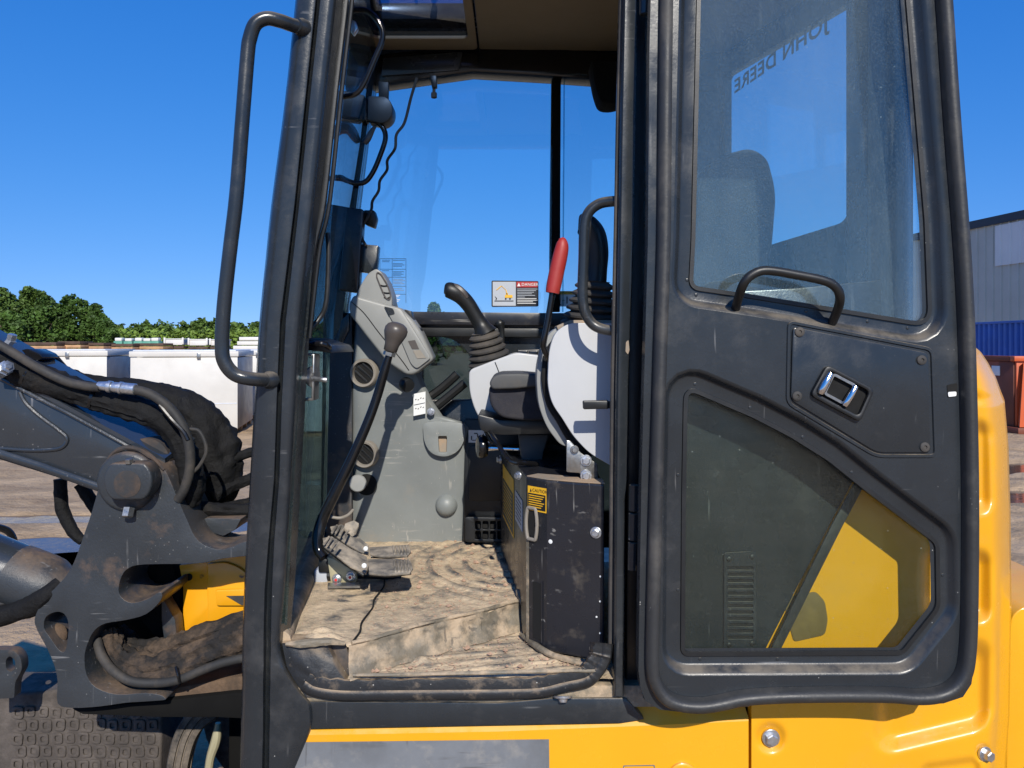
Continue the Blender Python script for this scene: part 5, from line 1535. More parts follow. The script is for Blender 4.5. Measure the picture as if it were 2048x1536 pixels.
add('pin_arm', slab([(1214, 803), (1240, 801), (1240, 818), (1214, 817)], 1.66, 0.012, bev=0.002), 'black_plastic', pg)
bk_ = add('console_bracket', slab(rpoly([(1133, 880), (1141, 882), (1162, 906), (1195, 928), (1196, 964), (1164, 964), (1160, 946), (1133, 944)], 3), 1.755, 0.008, bev=0.0015), 'steel', EX)
for u, v, r in ((1172, 921, .0088), (1172, 951, .0088), (1149, 899, .0065)):
    hexbolt('bolt', P(u, v, 1.754), r, 0.010, bk_, 'zinc' if r > .008 else 'steel')

# ---------------------------------------------------------------- seat box in front of the seat
A, B, C, E = Vector((0.033, 1.79)), Vector((0.0794, 1.745)), Vector((0.145, 1.712)), Vector((0.203, 1.692))
plan = [A, B, C, E, Vector((0.225, 2.38)), Vector((-0.035, 2.38))]
sb = add('seat_box', prism([(p.x, p.y, 0.905) for p in plan], (0, 0, 0.388), 0.004), 'black_panel', EX, smooth=12)
add('box_top_dust', prism([(p.x * .995 + .002, p.y + .004, 1.2935) for p in (A, B, C, E, Vector((0.205, 1.75)), Vector((0.06, 1.82)))], (0, 0, .002)), 'dusty_grey', sb)
def on_face(a, b, s0, s1, z0, z1, off=0.0015, th=0.001):
    d = (b - a).normalized()
    n = Vector((d.y, -d.x))
    if n.y > 0:
        n = -n
    pts = [a.lerp(b, s0), a.lerp(b, s1)]
    return prism([(pts[0].x + n.x * off, pts[0].y + n.y * off, z0), (pts[1].x + n.x * off, pts[1].y + n.y * off, z0), (pts[1].x + n.x * off, pts[1].y + n.y * off, z1), (pts[0].x + n.x * off, pts[0].y + n.y * off, z1)], (-n.x * th, -n.y * th, 0))
def fpt(a, b, s, z, off):
    d = (b - a).normalized()
    n = Vector((d.y, -d.x))
    if n.y > 0:
        n = -n
    p = a.lerp(b, s)
    return Vector((p.x + n.x * off, p.y + n.y * off, z)), Vector((d.x, d.y, 0)), n
add('caution_label', on_face(A, B, .10, .98, 1.218, 1.274), 'label_yellow', sb)
add('caution_field', on_face(A, B, .13, .95, 1.222, 1.258, .0025), 'label_black', sb)
o_, d_, n_ = fpt(A, B, .34, 1.266, .003)
add('lettering', text_geo('CAUTION', 0.0105, o_, d_, (0, 0, 1)), 'ink', sb, smooth=0)
o_, d_, n_ = fpt(A, B, .22, 1.262, .003)
add('warning_triangle', ([o_, o_ + d_ * .006, o_ + d_ * .003 + Vector((0, 0, .0075))], [(0, 1, 2)]), 'ink', sb, smooth=0)
for k in range(6):
    add('text_line', on_face(A, B, .17, .90 - .07 * (k % 3), 1.2525 - .0052 * k, 1.2545 - .0052 * k, .0032, .0005), 'label_yellow', sb)
oz = [(0.0, 1.212 - .0), ]
ring = []
for k in range(24):
    a = 2 * math.pi * k / 24
    s, z = .32 + .26 * math.cos(a), 1.188 + .036 * max(-1, min(1, 1.35 * math.sin(a)))
    p, d, n = fpt(A, B, s, z, .004)
    ring.append(p)
add('cable_loop', tube(ring, 0.0042, seg=8, n=2, closed=True), 'vent_ring', sb)
add('loop_opening', on_face(A, B, .16, .48, 1.160, 1.216, .0022), 'dark_hole', sb)
add('cable_slot', on_face(A, B, .34, .74, 0.925, 1.055, .0015), 'dark_hole', sb)
add('slot_lip', on_face(A, B, .76, .80, 0.92, 1.06, .003, .003), 'black_panel', sb)
add('corner_dust', on_face(A, B, .02, .14, 0.91, 1.16, .0012), 'mat_edge', sb)
for s, z in ((.70, 1.186), (.66, .908 + .02)):
    p, d, n = fpt(C, E, s, z, 0)
    hexbolt('bolt', p, 0.0085, 0.010, sb, 'zinc', axis=(n.x, n.y, 0))
for s, z in ((.86, 1.09), (.85, 1.035), (.72, 1.0), (.85, .965), (.12, 1.155)):
    p, d, n = fpt(C if s > .2 else B, E if s > .2 else C, s, z, 0.0005)
    add('paint_chip', lathe(p, (n.x, n.y, 0), [(0, .0022 if s > .2 else .005), (.0006, .002), (.0007, 0)], 10), 'white_vinyl', sb)
G = Vector((-0.035, 2.38))
def side_face(s0, s1, z0, z1, off, th=0.001):
    d = (G - A)
    n = Vector((-d.y, d.x)).normalized()
    if n.x > 0:
        n = -n
    p, q = A.lerp(G, s0), A.lerp(G, s1)
    return prism([(p.x + n.x * off, p.y + n.y * off, z0), (q.x + n.x * off, q.y + n.y * off, z0), (q.x + n.x * off, q.y + n.y * off, z1), (p.x + n.x * off, p.y + n.y * off, z1)], (-n.x * th, -n.y * th, 0))
add('warning_label', side_face(.40, .86, 1.09, 1.245, .002), 'label_yellow', sb)
add('warning_field', side_face(.42, .84, 1.098, 1.205, .003), 'label_black', sb)
for k in range(9):
    add('text_line', side_face(.46, .80, 1.196 - .0105 * k, 1.199 - .0105 * k, .0036, .0005), 'label_yellow', sb)
add('notice_label', side_face(.10, .34, 1.15, 1.225, .002), 'silver_vinyl', sb)
for k in range(6):
    add('text_line', side_face(.13, .31, 1.212 - .010 * k, 1.214 - .010 * k, .0026, .0005), 'ink', sb)
hexbolt('bolt', P(1002, 919, 2.2), 0.008, 0.012, sb, 'zinc', axis=(-1, -.2, 0))
hexbolt('bolt', P(1037, 951, 1.83), 0.0065, 0.010, sb, 'zinc', axis=(-.6, -.8, 0))

# ---------------------------------------------------------------- dark inlet panel, adjuster knob and handle bar
ip = add('inlet_panel', slab([(930, 838), (1100, 846), (1100, 1090), (926, 1084)], 2.44, 0.03, bev=0.004), 'black_plastic', EX)
add('inlet_door', slab(rpoly([(937, 892), (1030, 890), (1030, 1002), (936, 1002)], 5), 2.434, 0.006, bev=0.002), 'black_plastic', ip)
gr = [rpoly([(u, v), (u + 12, v), (u + 12, v + 17), (u, v + 17)], 3, 2) for v in (1042, 1062) for u in (950, 965, 980, 995)]
add('inlet_grille', slab(rpoly([(930, 1034), (1014, 1036), (1014, 1086), (930, 1084)], 6), 2.415, 0.02, gr, bev=0.002), 'black_plastic', ip)
add('grille_backing', slab([(932, 1037), (1012, 1038), (1012, 1084), (932, 1082)], 2.4365, 0.002, bev=0), 'dark_hole', ip)
add('diagram_label', slab([(937, 860), (986, 861), (985, 886), (937, 885)], 2.437, 0.002, bev=0), 'white_vinyl', ip)
for u, v, w, h in ((942, 872, 2, 8), (948, 866, 7, 2), (954, 868, 2, 8), (968, 862, 7, 4), (966, 868, 2, 12), (944, 880, 36, 1.2), (960, 874, 12, 1.5), (972, 866, 8, 2)):
    add('pictogram', slab([(u, v), (u + w, v), (u + w, v + h), (u, v + h)], 2.4355, 0.001, bev=0), 'ink', ip)
kn = add('adjuster_knob', lathe(P(967, 893, 2.10), (-1, -.25, 0), [(-.012, .012), (-.008, .028), (0, .032), (.010, .032), (.017, .027), (.019, 0)], 10), 'black_gloss', EX, smooth=50)
add('adjuster_shaft', pxtube([(967, 896, 2.10), (1000, 897, 2.10), (1048, 899, 2.10)], [.009, .005, .005], seg=10, n=2), 'chrome', kn)
add('seat_slide_bar', pxtube([(972, 850, 2.06), (976, 858, 2.04), (988, 876, 1.99), (1003, 900, 1.94), (1014, 916, 1.92), (1026, 924, 1.91), (1048, 926, 1.92), (1075, 928, 1.95)], 0.0062, seg=10, n=5), 'black_gloss', EX)
add('seat_slide_bar', pxtube([(972, 850, 2.06), (972, 862, 2.07), (980, 880, 2.07), (986, 884, 2.07)], 0.0052, seg=10, n=4), 'black_gloss', EX)

# ---------------------------------------------------------------- stickers on the far window
DG = 2.558
st1 = add('danger_label', slab(rpoly([(983, 561), (1077, 562), (1077, 613), (983, 614)], 3), DG, 0.002, bev=0), 'label_black', fw)
add('picture_field', slab([(985.5, 563.5), (1031.5, 563.5), (1031.5, 611.5), (985.5, 611.5)], DG - .0012, 0.001, bev=0), 'silver_vinyl', fw)
add('danger_field', slab([(1033, 563.5), (1075.5, 563.5), (1075.5, 574.5), (1033, 574.5)], DG - .0012, 0.001, bev=0), 'label_red', fw)
add('lettering', text_geo('DANGER', 0.0135, P(1043, 569.2, DG - .003), (1, 0, 0), (0, 0, 1), space=1.05), 'label_white', fw, smooth=0)
add('warning_triangle', ([P(1034.5, 572.5, DG - .003), P(1041, 572.5, DG - .003), P(1037.7, 565.5, DG - .003)], [(0, 1, 2)]), 'label_white', fw, smooth=0)
for k, (a, b) in enumerate(((1034.5, 1075), (1034.5, 1072), (1034.5, 1068), (1034.5, 1064), (1034.5, 1070), (1034.5, 1050), (1034.5, 1073), (1034.5, 1075), (1034.5, 1066), (1034.5, 1072))):
    v = 577.5 + 3.2 * k
    add('text_line', slab([(a, v), (b, v), (b, v + 1.1), (a, v + 1.1)], DG - .0024, 0.001, bev=0), 'silver_vinyl' if k < 6 else 'label_white', fw)
def strip(pts, w, mat, D):
    vs, fs = [], []
    for i, (u, v) in enumerate(pts):
        vs += [P(u - w, v - w * .3, D), P(u + w, v + w * .3, D)]
        if i:
            fs.append((2 * i - 2, 2 * i - 1, 2 * i + 1, 2 * i))
    return add('pictogram', (vs, fs), mat, fw, smooth=0)
strip([(993, 580), (1003, 571.5), (1012, 580), (1014, 589)], 0.9, 'label_yellow', DG - .003)
add('pictogram', slab([(1010, 590), (1025, 590), (1025, 595.5), (1010, 595.5)], DG - .003, 0.001, bev=0), 'label_yellow', fw)
add('pictogram', slab([(1012, 586), (1016, 586), (1016, 589.5), (1012, 589.5)], DG - .003, 0.001, bev=0), 'label_yellow', fw)
for u in (1010, 1018.5):
    add('pictogram', slab([(u, 596), (u + 3, 596), (u + 3, 599), (u, 599)], DG - .003, 0.001, bev=0), 'ink', fw)
add('pictogram', slab([(989, 601), (1027, 601), (1027, 602.4), (989, 602.4)], DG - .003, 0.001, bev=0), 'ink', fw)
strip([(990, 593), (993, 596), (992, 599.5)], 1.0, 'ink', DG - .003)
# yellow-topped notice at the right of the lever
add('notice_label', slab([(1110, 582), (1160, 582), (1160, 613), (1110, 613)], DG - .004, 0.002, bev=0), 'white_vinyl', fw2)
add('notice_header', slab([(1112, 582.5), (1150, 582.5), (1150, 589), (1112, 589)], DG - .0055, 0.001, bev=0), 'label_yellow', fw2)
add('lettering', text_geo('CAUTION', 0.0085, P(1122, 586, DG - .0068), (1, 0, 0), (0, 0, 1)), 'ink', fw2, smooth=0)
for u, v, w, h in ((1112, 600, 8, 1), (1118, 595, 1, 11), (1124, 600, 5, 1), (1133, 593, 2, 14), (1141, 598, 6, 1), (1144, 602, 5, 1), (1117, 608, 5, 2)):
    add('pictogram', slab([(u, v), (u + w, v), (u + w, v + h), (u, v + h)], DG - .0068, 0.001, bev=0), 'ink', fw2)
# thin printed chart on the glass beside the column
for u in (759.5, 784, 811.5):
    add('chart_line', slab([(u, 517), (u + .7, 517), (u + .7, 606), (u, 606)], DG, 0.001, bev=0), 'ink', fw)
for v in (517, 538, 554, 572, 588):
    add('chart_line', slab([(759.5, v), (812, v), (812, v + .8), (759.5, v + .8)], DG - .0012, 0.001, bev=0), 'ink', fw)
for k, v in enumerate((520, 527, 529.5, 532, 543, 545.5, 548, 551, 558, 561, 564, 567, 577, 580)):
    add('text_line', slab([(786, v), (810 - (k * 5) % 9, v), (810 - (k * 5) % 9, v + .9), (786, v + .9)], DG, 0.001, bev=0), 'grey_decal', fw)
for k, v in enumerate((520, 523, 541, 556, 576)):
    add('text_line', slab([(764, v), (780 - k % 3, v), (780 - k % 3, v + .9), (764, v + .9)], DG, 0.001, bev=0), 'grey_decal', fw)
for k, v in enumerate((590, 593, 596, 599, 602, 605)):
    add('text_line', slab([(781, v), (800 - (k * 3) % 9, v), (800 - (k * 3) % 9, v + 1), (781, v + 1)], DG, 0.001, bev=0), 'label_white', fw)

# ================================================================ BOOM, SWING POST, HOSES, BLADE
DB = 2.02
# boom: box section, near plate with a pressed seam, top plate catching the sky
bo = [(-700, 376), (0, 752), (130, 820), (262, 893), (300, 925), (300, 985), (262, 1002), (204, 984), (100, 950), (0, 919), (-700, 700)]
boom = add('boom', slab(rpoly(bo, [2, 2, 2, 8, 20, 30, 20, 2, 2, 2, 2], 4), DB, 0.20, bev=0.004), 'boom_paint', EX, smooth=40)
def topfn(s, t):
    a = Vector((lerp(-700, 330, s), lerp(372, 926, s), 0))
    p = P(a.x, a.y, DB - 0.002)
    return p + Vector((0.004 * t, 0.215 * t, 0.012 + 0.030 * math.sin(t * math.pi * .5)))
add('top_plate', thick(grid_surf(topfn, 10, 8), (0, 0, -0.012)), 'boom_top', boom, smooth=60)
add('weld_lip', pxtube([(-700, 380, DB - .004), (0, 756, DB - .004), (130, 823, DB - .004), (258, 893, DB - .004)], 0.006, seg=8, n=2), 'boom_paint', boom)
add('bottom_lip', pxtube([(-700, 690, DB - .006), (0, 907, DB - .006), (100, 940, DB - .006), (200, 975, DB - .006)], 0.0115, seg=10, n=2, flat=0.7), 'boom_paint', boom)
add('weld_seam', pxtube([(40, 784, DB - .001), (52, 806, DB - .001), (80, 832, DB - .001), (118, 860, DB - .001), (134, 876, DB - .001), (128, 892, DB - .001), (105, 899, DB - .001), (50, 900, DB - .001), (-40, 893, DB - .001)], 0.0055, seg=8, n=4), 'boom_paint', boom)
# boom foot tube around the pivot
add('pivot_tube', lathe(P(290, 925, DB + .02), (0, 1, 0), [(0, .058), (.004, .064), (.25, .064), (.254, .058)], 28), 'rusty', boom)
for u, D in ((322, 2.4), (362, 2.45)):
    add('boom_pin_post', pxtube([(u, 862, D), (u - 1, 900, D), (u - 2, 950, D)], 0.010, seg=10, n=1), 'black_plastic', boom)

# swing post casting
sp = [(206, 944), (216, 928), (240, 918), (282, 916), (312, 926), (332, 944), (352, 990), (374, 1040), (390, 1074), (412, 1092), (448, 1099), (500, 1080), (520, 1090), (520, 1108), (446, 1117), (395, 1127), (290, 1129), (258, 1136),
      (243, 1153), (237, 1180), (244, 1196), (264, 1206), (296, 1198), (320, 1184), (322, 1200), (293, 1228), (253, 1240), (211, 1247), (190, 1260), (178, 1280), (169, 1311), (173, 1350), (192, 1375), (234, 1389), (290, 1386), (320, 1390), (330, 1396), (330, 1400),
      (310, 1402), (280, 1404), (250, 1406), (200, 1413), (145, 1416), (115, 1407), (115, 1363), (108, 1330), (94, 1297), (76, 1264), (69, 1238), (87, 1201), (127, 1158), (148, 1124), (169, 1066), (185, 1019)]
eye = [(112, 1224), (128, 1228), (136, 1244), (136, 1270), (130, 1302), (118, 1300), (102, 1278), (88, 1256), (92, 1234)]
spv = [(p.x, p.y) for p in catmull([Vector((a, b, 0)) for a, b in sp], 3, True)]
eyv = [(p.x, p.y) for p in catmull([Vector((a, b, 0)) for a, b in eye], 4, True)]
post = add('swing_post', slab(spv, 1.985, 0.16, [eyv], bev=0.009, seg=3), 'cast_iron', EX, smooth=50)
add('lower_shelf', slab([(230, 1388), (300, 1384), (380, 1370), (480, 1352), (530, 1352), (530, 1384), (420, 1402), (300, 1412), (230, 1408)], 2.05, 0.30, bev=0.01), 'muddy', post)
add('shadow_slab', slab([(140, 1418), (300, 1404), (470, 1386), (520, 1386), (520, 1440), (430, 1436), (330, 1436), (165, 1430)], 2.03, 0.25, bev=0.006), 'soft_black', post)  # black slab put in as the deep shadow beneath the post
add('web_back', slab([(196, 1236), (260, 1200), (350, 1170), (372, 1300), (330, 1340), (200, 1336)], 2.25, 0.04, bev=0.004), 'soft_black', post)
add('web', slab([(250, 1130), (345, 1128), (360, 1190), (330, 1300), (290, 1250), (245, 1200)], 2.16, 0.04, bev=0.004), 'soft_black', post)
add('web_rib', slab([(322, 1190), (350, 1240), (356, 1300), (330, 1300), (322, 1240)], 2.10, 0.05, bev=0.004), 'cast_iron', post)
add('mud_fill', lathe(P(112, 1270, 2.03), (0, -1, .2), [(0, .030), (.006, .028), (.012, .022), (.018, .012), (.02, 0)], 18), 'muddy', post)
# pivot boss and pin cap
bc = P(256, 962, 1.985)
add('pivot_boss', lathe(bc, (0, -1, 0), [(-.02, .077), (.006, .077), (.012, .072), (.014, .066)], 32), 'cast_iron', post)
oct_ = []
for k in range(32):
    a = 2 * math.pi * k / 32
    r = 49
    x, y = r * math.cos(a), r * math.sin(a)
    y = max(-36, min(38, y))
    oct_.append((255 + x, 962 + y))
pc = add('pin_cap', slab(oct_, 1.925, 0.055, bev=0.006, seg=3), 'cast_iron', EX, smooth=40)
add('pin_end', lathe(P(255, 968, 1.926), (0, -1, 0), [(0, .034), (.002, .034), (.003, .031), (.0035, .02), (.004, 0)], 28), 'rusty', pc)
hexbolt('cap_bolt', P(258, 1016, 1.97), 0.014, 0.024, pc, 'steel', axis=(0, -.45, -1), washer=False)
hexbolt('cap_bolt', P(259, 926, 1.93), 0.010, 0.012, pc, 'steel', axis=(0, -.2, 1), washer=False)
add('cap_weld', pxtube([(212, 930, 1.985), (226, 908, 1.985), (250, 896, 1.985), (280, 900, 1.985), (306, 916, 1.985), (328, 940, 1.985)], [.004, .006, .007, .007, .006, .004], seg=8, n=4, wob=0.35), 'rusty', post)

# boom cylinder at the lower left and its hose
c0, c1 = P(-700, 866, 2.10), P(92, 1172, 2.10)
add('boom_cylinder', lathe(c0, c1 - c0, [(0, .080), ((c1 - c0).length * .97, .080), ((c1 - c0).length, .074), ((c1 - c0).length + .001, .050), ((c1 - c0).length + .05, .050)], 32), 'boom_paint', EX, smooth=50)
add('cylinder_collar', lathe(P(92, 1172, 2.10), c1 - c0, [(-.09, .0812), (-.02, .0815), (.01, .0790), (.04, .066), (.08, .054), (.09, .04)], 28), 'cast_iron', EX)
add('cylinder_hose', pxtube([(-500, 1080, 2.02), (-200, 1190, 2.02), (-60, 1238, 2.02), (0, 1232, 2.02), (35, 1222, 2.02), (64, 1212, 2.01), (95, 1190, 2.0), (122, 1166, 2.02)], [.026, .026, .026, .027, .026, .028, .024, .020], seg=12, n=5, wob=0.12), 'sleeve_fabric', EX)
add('cylinder_hose', pxtube([(-60, 1215, 2.05), (10, 1205, 2.05), (45, 1194, 2.05), (90, 1176, 2.05)], .012, seg=10, n=4), 'hose_rubber', EX)
add('tie_loop', pxtube([(-30, 1052, 2.25), (0, 1056, 2.25), (18, 1064, 2.25), (27, 1080, 2.25), (27, 1100, 2.25)], 0.0105, seg=10, n=4), 'black_gloss', EX)
# sleeved hose bundles over the boom
DH = 2.15
DL = 2.03
hb = add('hose_bundle', pxtube([(-600, 400, DL), (-300, 565, DL), (-60, 692, DL), (24, 734, DL), (50, 746, DL), (110, 768, DL), (170, 788, DL), (230, 806, DL), (285, 822, DL), (325, 842, DL), (356, 878, DL + .01), (376, 924, DL + .02), (384, 970, DL + .02), (374, 1008, DL + .02)],
                          [.034, .034, .034, .034, .038, .036, .034, .034, .033, .030, .030, .032, .034, .028], seg=30, n=9, wob=0.12, fold=0.16), 'sleeve_fabric', EX, smooth=60)
add('cable_tie', lathe(P(62, 751, DL), (1, 0, -.5), [(0, .0385), (.006, .0385)], 20), 'black_gloss', hb)
add('cable_tie', lathe(P(191, 795, DL), (1, 0, -.35), [(0, .0355), (.008, .0355)], 20), 'black_gloss', hb)
hb2 = add('hose_bundle', pxtube([(-600, 360, DH + .10), (-200, 575, DH + .10), (60, 716, DH + .12), (100, 738, DH + .12), (150, 765, DH + .12), (215, 778, DH + .12), (280, 788, DH + .12), (340, 806, DH + .12), (392, 838, DH + .12), (424, 880, DH + .12), (436, 926, DH + .12), (432, 975, DH + .12), (412, 1015, DH + .12)],
                           [.026, .026, .020, .030, .032, .034, .042, .054, .066, .070, .066, .060, .044], seg=34, n=9, wob=0.12, fold=0.17), 'sleeve_fabric', EX, smooth=60)
add('sleeve_flap', slab(rpoly([(88, 728), (104, 710), (126, 735), (120, 752), (95, 752)], 3), DH + .09, 0.03, bev=0.006), 'sleeve_fabric', hb2)
th = add('rubber_hose', pxtube([(-600, 350, DL - .045), (-300, 520, DL - .045), (-60, 658, DL - .045), (0, 690, DL - .045), (40, 714, DL - .045), (80, 738, DL - .045), (130, 762, DL - .0455), (170, 772, DL - .05), (200, 775, DL - .05)], .0118, seg=12, n=5), 'hose_rubber', EX)
f0, f1 = P(196, 771, DL - .05), P(272, 779, DL - .05)
Lf = (f1 - f0).length
add('hose_ferrule', lathe(f0, f1 - f0, [(0, .010), (Lf * .25, .013), (Lf * .27, .0155), (Lf * .36, .0155), (Lf * .38, .012), (Lf * .45, .0135), (Lf * .55, .0135), (Lf * .57, .016), (Lf * .64, .016), (Lf * .66, .0145), (Lf * .98, .0150), (Lf, .0130)], 20), 'zinc', th)
add('rubber_hose', pxtube([(268, 779, DL - .05), (300, 788, DL - .05), (335, 812, DL - .05), (362, 846, DL - .05), (378, 890, DL - .05), (380, 935, DL - .0455), (370, 975, DL - .045), (356, 1000, DL - .04)], .0125, seg=12, n=5), 'hose_rubber', EX)
add('rubber_hose', pxtube([(320, 810, DL - .055), (345, 840, DL - .06), (366, 862, DL - .06), (376, 880, DL - .06)], .006, seg=8, n=4), 'black_gloss', EX)
add('wire_loop', pxtube([(380, 858, DL - .04), (398, 862, DL - .04), (410, 884, DL - .04), (412, 906, DL - .04), (400, 930, DL - .04), (386, 945, DL - .04)], .0048, seg=8, n=5), 'hose_rubber', EX)
add('blue_connector', pxtube([(81, 741, DL - .0452), (88, 744, DL - .0452), (95, 747, DL - .0452), (102, 750, DL - .0452)], [.006, .006, .0045, .002], seg=8, n=2), 'blue_plastic', EX)
add('work_light', slab(rpoly([(42, 700), (55, 697), (80, 708), (85, 716), (74, 722), (58, 716)], 4), DH, 0.08, bev=0.006), 'black_gloss', EX)
add('hose_fitting', lathe(P(8, 738, DL - .06), (.7, -.5, .25), [(-.02, .020), (.008, .020), (.009, .016), (.025, .016), (.026, .010), (.03, .008)], 6), 'zinc', EX, smooth=15)
add('top_fitting', lathe(P(20, 690, DH + .05), (.25, 0, 1), [(0, .017), (.012, .017), (.013, .013), (.03, .013), (.033, .008)], 6), 'zinc', EX, smooth=15)
add('hanging_hose', pxtube([(120, 958, 2.18), (122, 990, 2.18), (124, 1016, 2.18), (136, 1045, 2.18), (150, 1068, 2.18), (166, 1082, 2.18)], [.017, .018, .018, .017, .016, .013], seg=12, n=5, wob=0.12), 'sleeve_fabric', EX)
add('hanging_hose', pxtube([(160, 968, 2.2), (176, 992, 2.2), (190, 1014, 2.2), (206, 1030, 2.2)], .018, seg=12, n=5, wob=0.1), 'sleeve_fabric', EX)
for pts, r in (([(430, 992, 2.2), (470, 970, 2.25), (520, 950, 2.3)], .016), ([(420, 1024, 2.15), (460, 1014, 2.2), (520, 1002, 2.25)], .016), ([(400, 960, 2.2), (460, 920, 2.25), (510, 902, 2.3)], .014),
               ([(395, 1016, 2.1), (440, 1020, 2.12), (510, 1022, 2.15)], .019)):
    add('sleeved_hose', pxtube(pts, r, seg=20, n=9, wob=0.12, fold=0.2), 'sleeve_fabric', EX)
add('deflector_plate', slab(rpoly([(382, 1046), (414, 1036), (482, 1038), (470, 1060), (446, 1072), (420, 1064), (390, 1064)], 3), 2.08, 0.10, bev=0.004), 'cast_iron', EX)
# lower sleeved bundle sagging through the post
lb_ = add('muddy_hose_bundle', pxtube([(214, 1264, 2.08), (224, 1300, 2.06), (250, 1326, 2.05), (300, 1340, 2.04), (350, 1332, 2.03), (400, 1312, 2.02), (450, 1290, 2.02), (520, 1262, 2.02)],
                                [.030, .034, .038, .040, .040, .038, .038, .038], seg=32, n=9, wob=0.15, fold=0.30), 'sleeve_muddy', EX, smooth=60)
add('muddy_hose_bundle', pxtube([(232, 1262, 2.14), (262, 1296, 2.12), (310, 1304, 2.10), (360, 1292, 2.09), (420, 1272, 2.08), (520, 1240, 2.07)], [.026, .032, .034, .034, .034, .034], seg=30, n=9, wob=0.15, fold=0.30), 'sleeve_muddy', EX, smooth=60)
add('rubber_hose', pxtube([(194, 1280, 2.03), (203, 1310, 2.01), (225, 1340, 2.0), (262, 1362, 1.99), (310, 1366, 1.99), (355, 1360, 1.985), (400, 1342, 1.985), (450, 1324, 1.985), (520, 1310, 1.985)], .0118, seg=12, n=5), 'hose_rubber', EX)
add('cable_tie', pxtube([(352, 1334, 1.98), (356, 1350, 1.968), (360, 1366, 1.972)], .004, seg=8, n=3), 'black_gloss', lb_)

# yellow bracket between post and cab
yb = add('swing_bracket', slab(rpoly([(358, 1130), (420, 1124), (440, 1112), (520, 1100), (520, 1290), (356, 1282), (366, 1252), (366, 1170)], [4, 10, 10, 4, 4, 4, 20, 8], 4), 2.16, 0.2, bev=0.006), 'yellow_chipped', EX)
add('bracket_face', slab(rpoly([(412, 1128), (450, 1124), (476, 1134), (510, 1160), (510, 1270), (416, 1270)], [6, 10, 10, 6, 6, 6]), 2.148, 0.012, bev=0.004), 'yellow_chipped', yb)
add('bracket_step', slab(rpoly([(430, 1180), (510, 1178), (510, 1212), (432, 1212)], 6), 2.138, 0.010, bev=0.003), 'yellow_chipped', yb)
add('bracket_hole', lathe(P(378, 1154, 2.158), (0, -1, 0), [(0, .010), (.002, .010), (.0025, 0)], 16), 'dark_hole', yb)
add('anti_slip_patch', slab([(452, 1192), (520, 1191), (520, 1212), (482, 1210)], 2.1365, 0.001, bev=0), 'rubber', yb)
add('bracket_back', slab([(326, 1130), (362, 1126), (366, 1290), (340, 1320), (330, 1250)], 2.22, 0.08, bev=0.005), 'soft_black', EX)

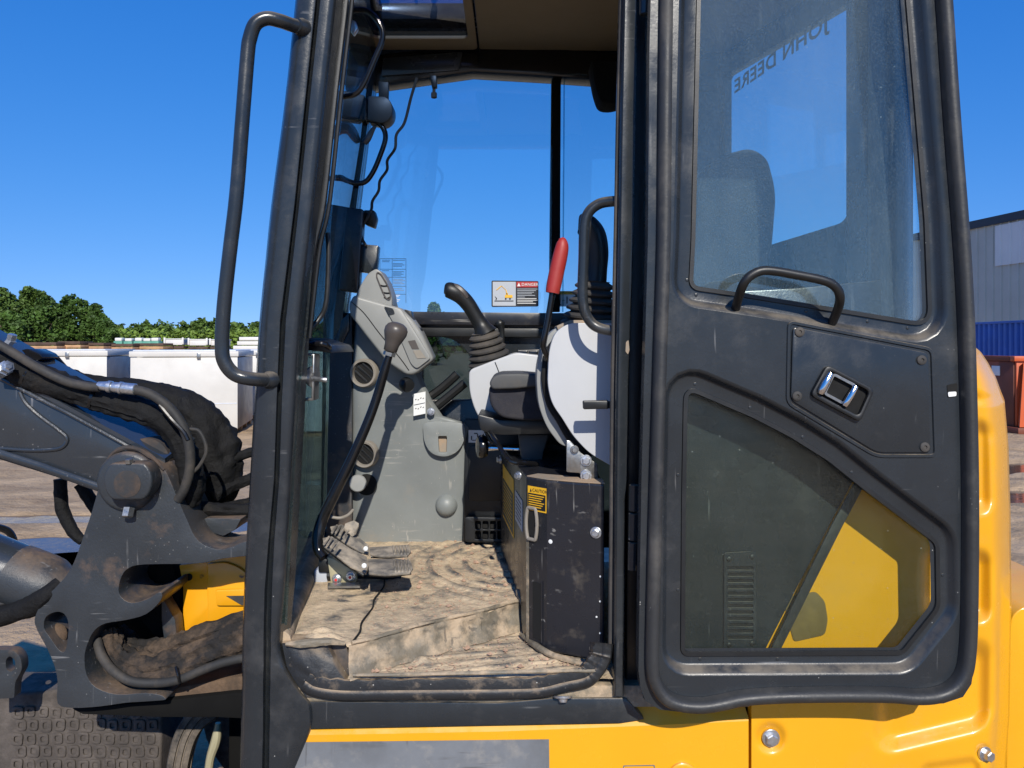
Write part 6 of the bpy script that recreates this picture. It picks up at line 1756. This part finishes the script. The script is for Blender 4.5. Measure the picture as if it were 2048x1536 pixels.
# slotted tow plate and dozer blade with pressed-in mud
add('slotted_plate', slab(rpoly([(-40, 1300), (28, 1300), (42, 1316), (44, 1340), (30, 1364), (28, 1396), (-40, 1400)], [4, 12, 10, 8, 8, 4, 4]), 2.10, 0.03, [rpoly([(11, 1320), (19, 1311), (30, 1320), (30, 1338), (21, 1345), (12, 1338)], 6)], bev=0.003), 'cast_iron', EX)
DBL = 2.26
bl = add('dozer_blade', slab(rpoly([(-160, 1392), (60, 1386), (120, 1380), (325, 1398), (320, 1560), (312, 1760), (-160, 1760)], 8), DBL, 0.16, bev=0.03, seg=5), 'blade_mud', EX)
rnd = random.Random(5)
proto = {}
def lug_mesh(kind):
    if kind == 0:      # ring lug
        outer = rpoly([(-11.8, -12.4), (11.8, -12.4), (11.8, 12.4), (-11.8, 12.4)], 7, 4)
        inner = rpoly([(-5, -6), (5, -6), (5, 6), (-5, 6)], 4, 4)
        holes = [inner]
    elif kind == 1:    # open arch lug
        outer = rpoly([(-11, 12), (-11, -12), (11, -12), (11, 12), (6, 12), (6, -6), (-6, -6), (-6, 12)], [1, 9, 9, 1, 1, 5, 5, 1], 4)
        holes = []
    else:              # slanted bar lug
        outer = rpoly([(-11, -12), (-5, -12), (11, 12), (5, 12)], 2, 2)
        holes = []
    return [(p[0] + UC, p[1] + VH) for p in outer], [[(p[0] + UC, p[1] + VH) for p in h] for h in holes]
for kind in range(3):
    o_, h_ = lug_mesh(kind)
    proto[kind] = o_, h_
first = {}
for r in range(6):
    for c in range(11):
        u = 34 + c * 26.4 + (7 if r % 2 else 0) + rnd.uniform(-.8, .8)
        v = 1424 + r * 26.4 + rnd.uniform(-1.5, 1.5)
        if v > 1545 or u > 308:
            continue
        kind = 0
        if kind not in first:
            o_, h_ = proto[kind]
            bm = slab(o_, DBL, 0.006, h_, bev=0.0026)
            ob = add('tread_lug', bm, 'blade_mud', bl, smooth=40)
            first[kind] = ob
        else:
            ob = first[kind].copy()
            COL.objects.link(ob)
        ob.scale = [rnd.uniform(.84, 1.04)] * 3
        ob.location = P(u + rnd.uniform(-1.5, 1.5), v + rnd.uniform(-1.5, 1.5), DBL - rnd.uniform(0.0012, 0.0034)) - ORG[bl.name]
        ob.rotation_euler = (0, rnd.choice((0, math.pi)) + rnd.uniform(-.08, .08), 0)
# rubber track end curving round the idler
rows = []
tr = catmull([Vector(p) for p in ((422, 1420, 0), (396, 1436, 0), (374, 1466, 0), (360, 1506, 0), (352, 1560, 0), (350, 1660, 0))], 6)
prof = [(-22, .02), (-20, 0), (-9, -.004), (-8, .003), (-5, .003), (-4, -.004), (5, -.004), (6, .003), (9, .003), (10, -.004), (20, 0), (22, .02)]
for i, p in enumerate(tr):
    a, b = tr[max(i - 1, 0)], tr[min(i + 1, len(tr) - 1)]
    t = (b - a).normalized()
    n = Vector((t.y, -t.x, 0))
    rows.append([P(p.x + n.x * s, p.y + n.y * s, 2.20 + h) for s, h in prof])
ot = add('tyre_band', thick(loft(rows), (0, .03, 0)), 'tyre_rubber', EX, smooth=30)
add('idler_rim', pxtube([(436, 1446, 2.24), (432, 1480, 2.24), (420, 1520, 2.24), (414, 1580, 2.24)], [.008, .014, .012, .012], seg=10, n=4), 'gold_zinc', ot)

# deselect nothing, keep every object visible
for o in SC.objects:
    o.hide_render = False
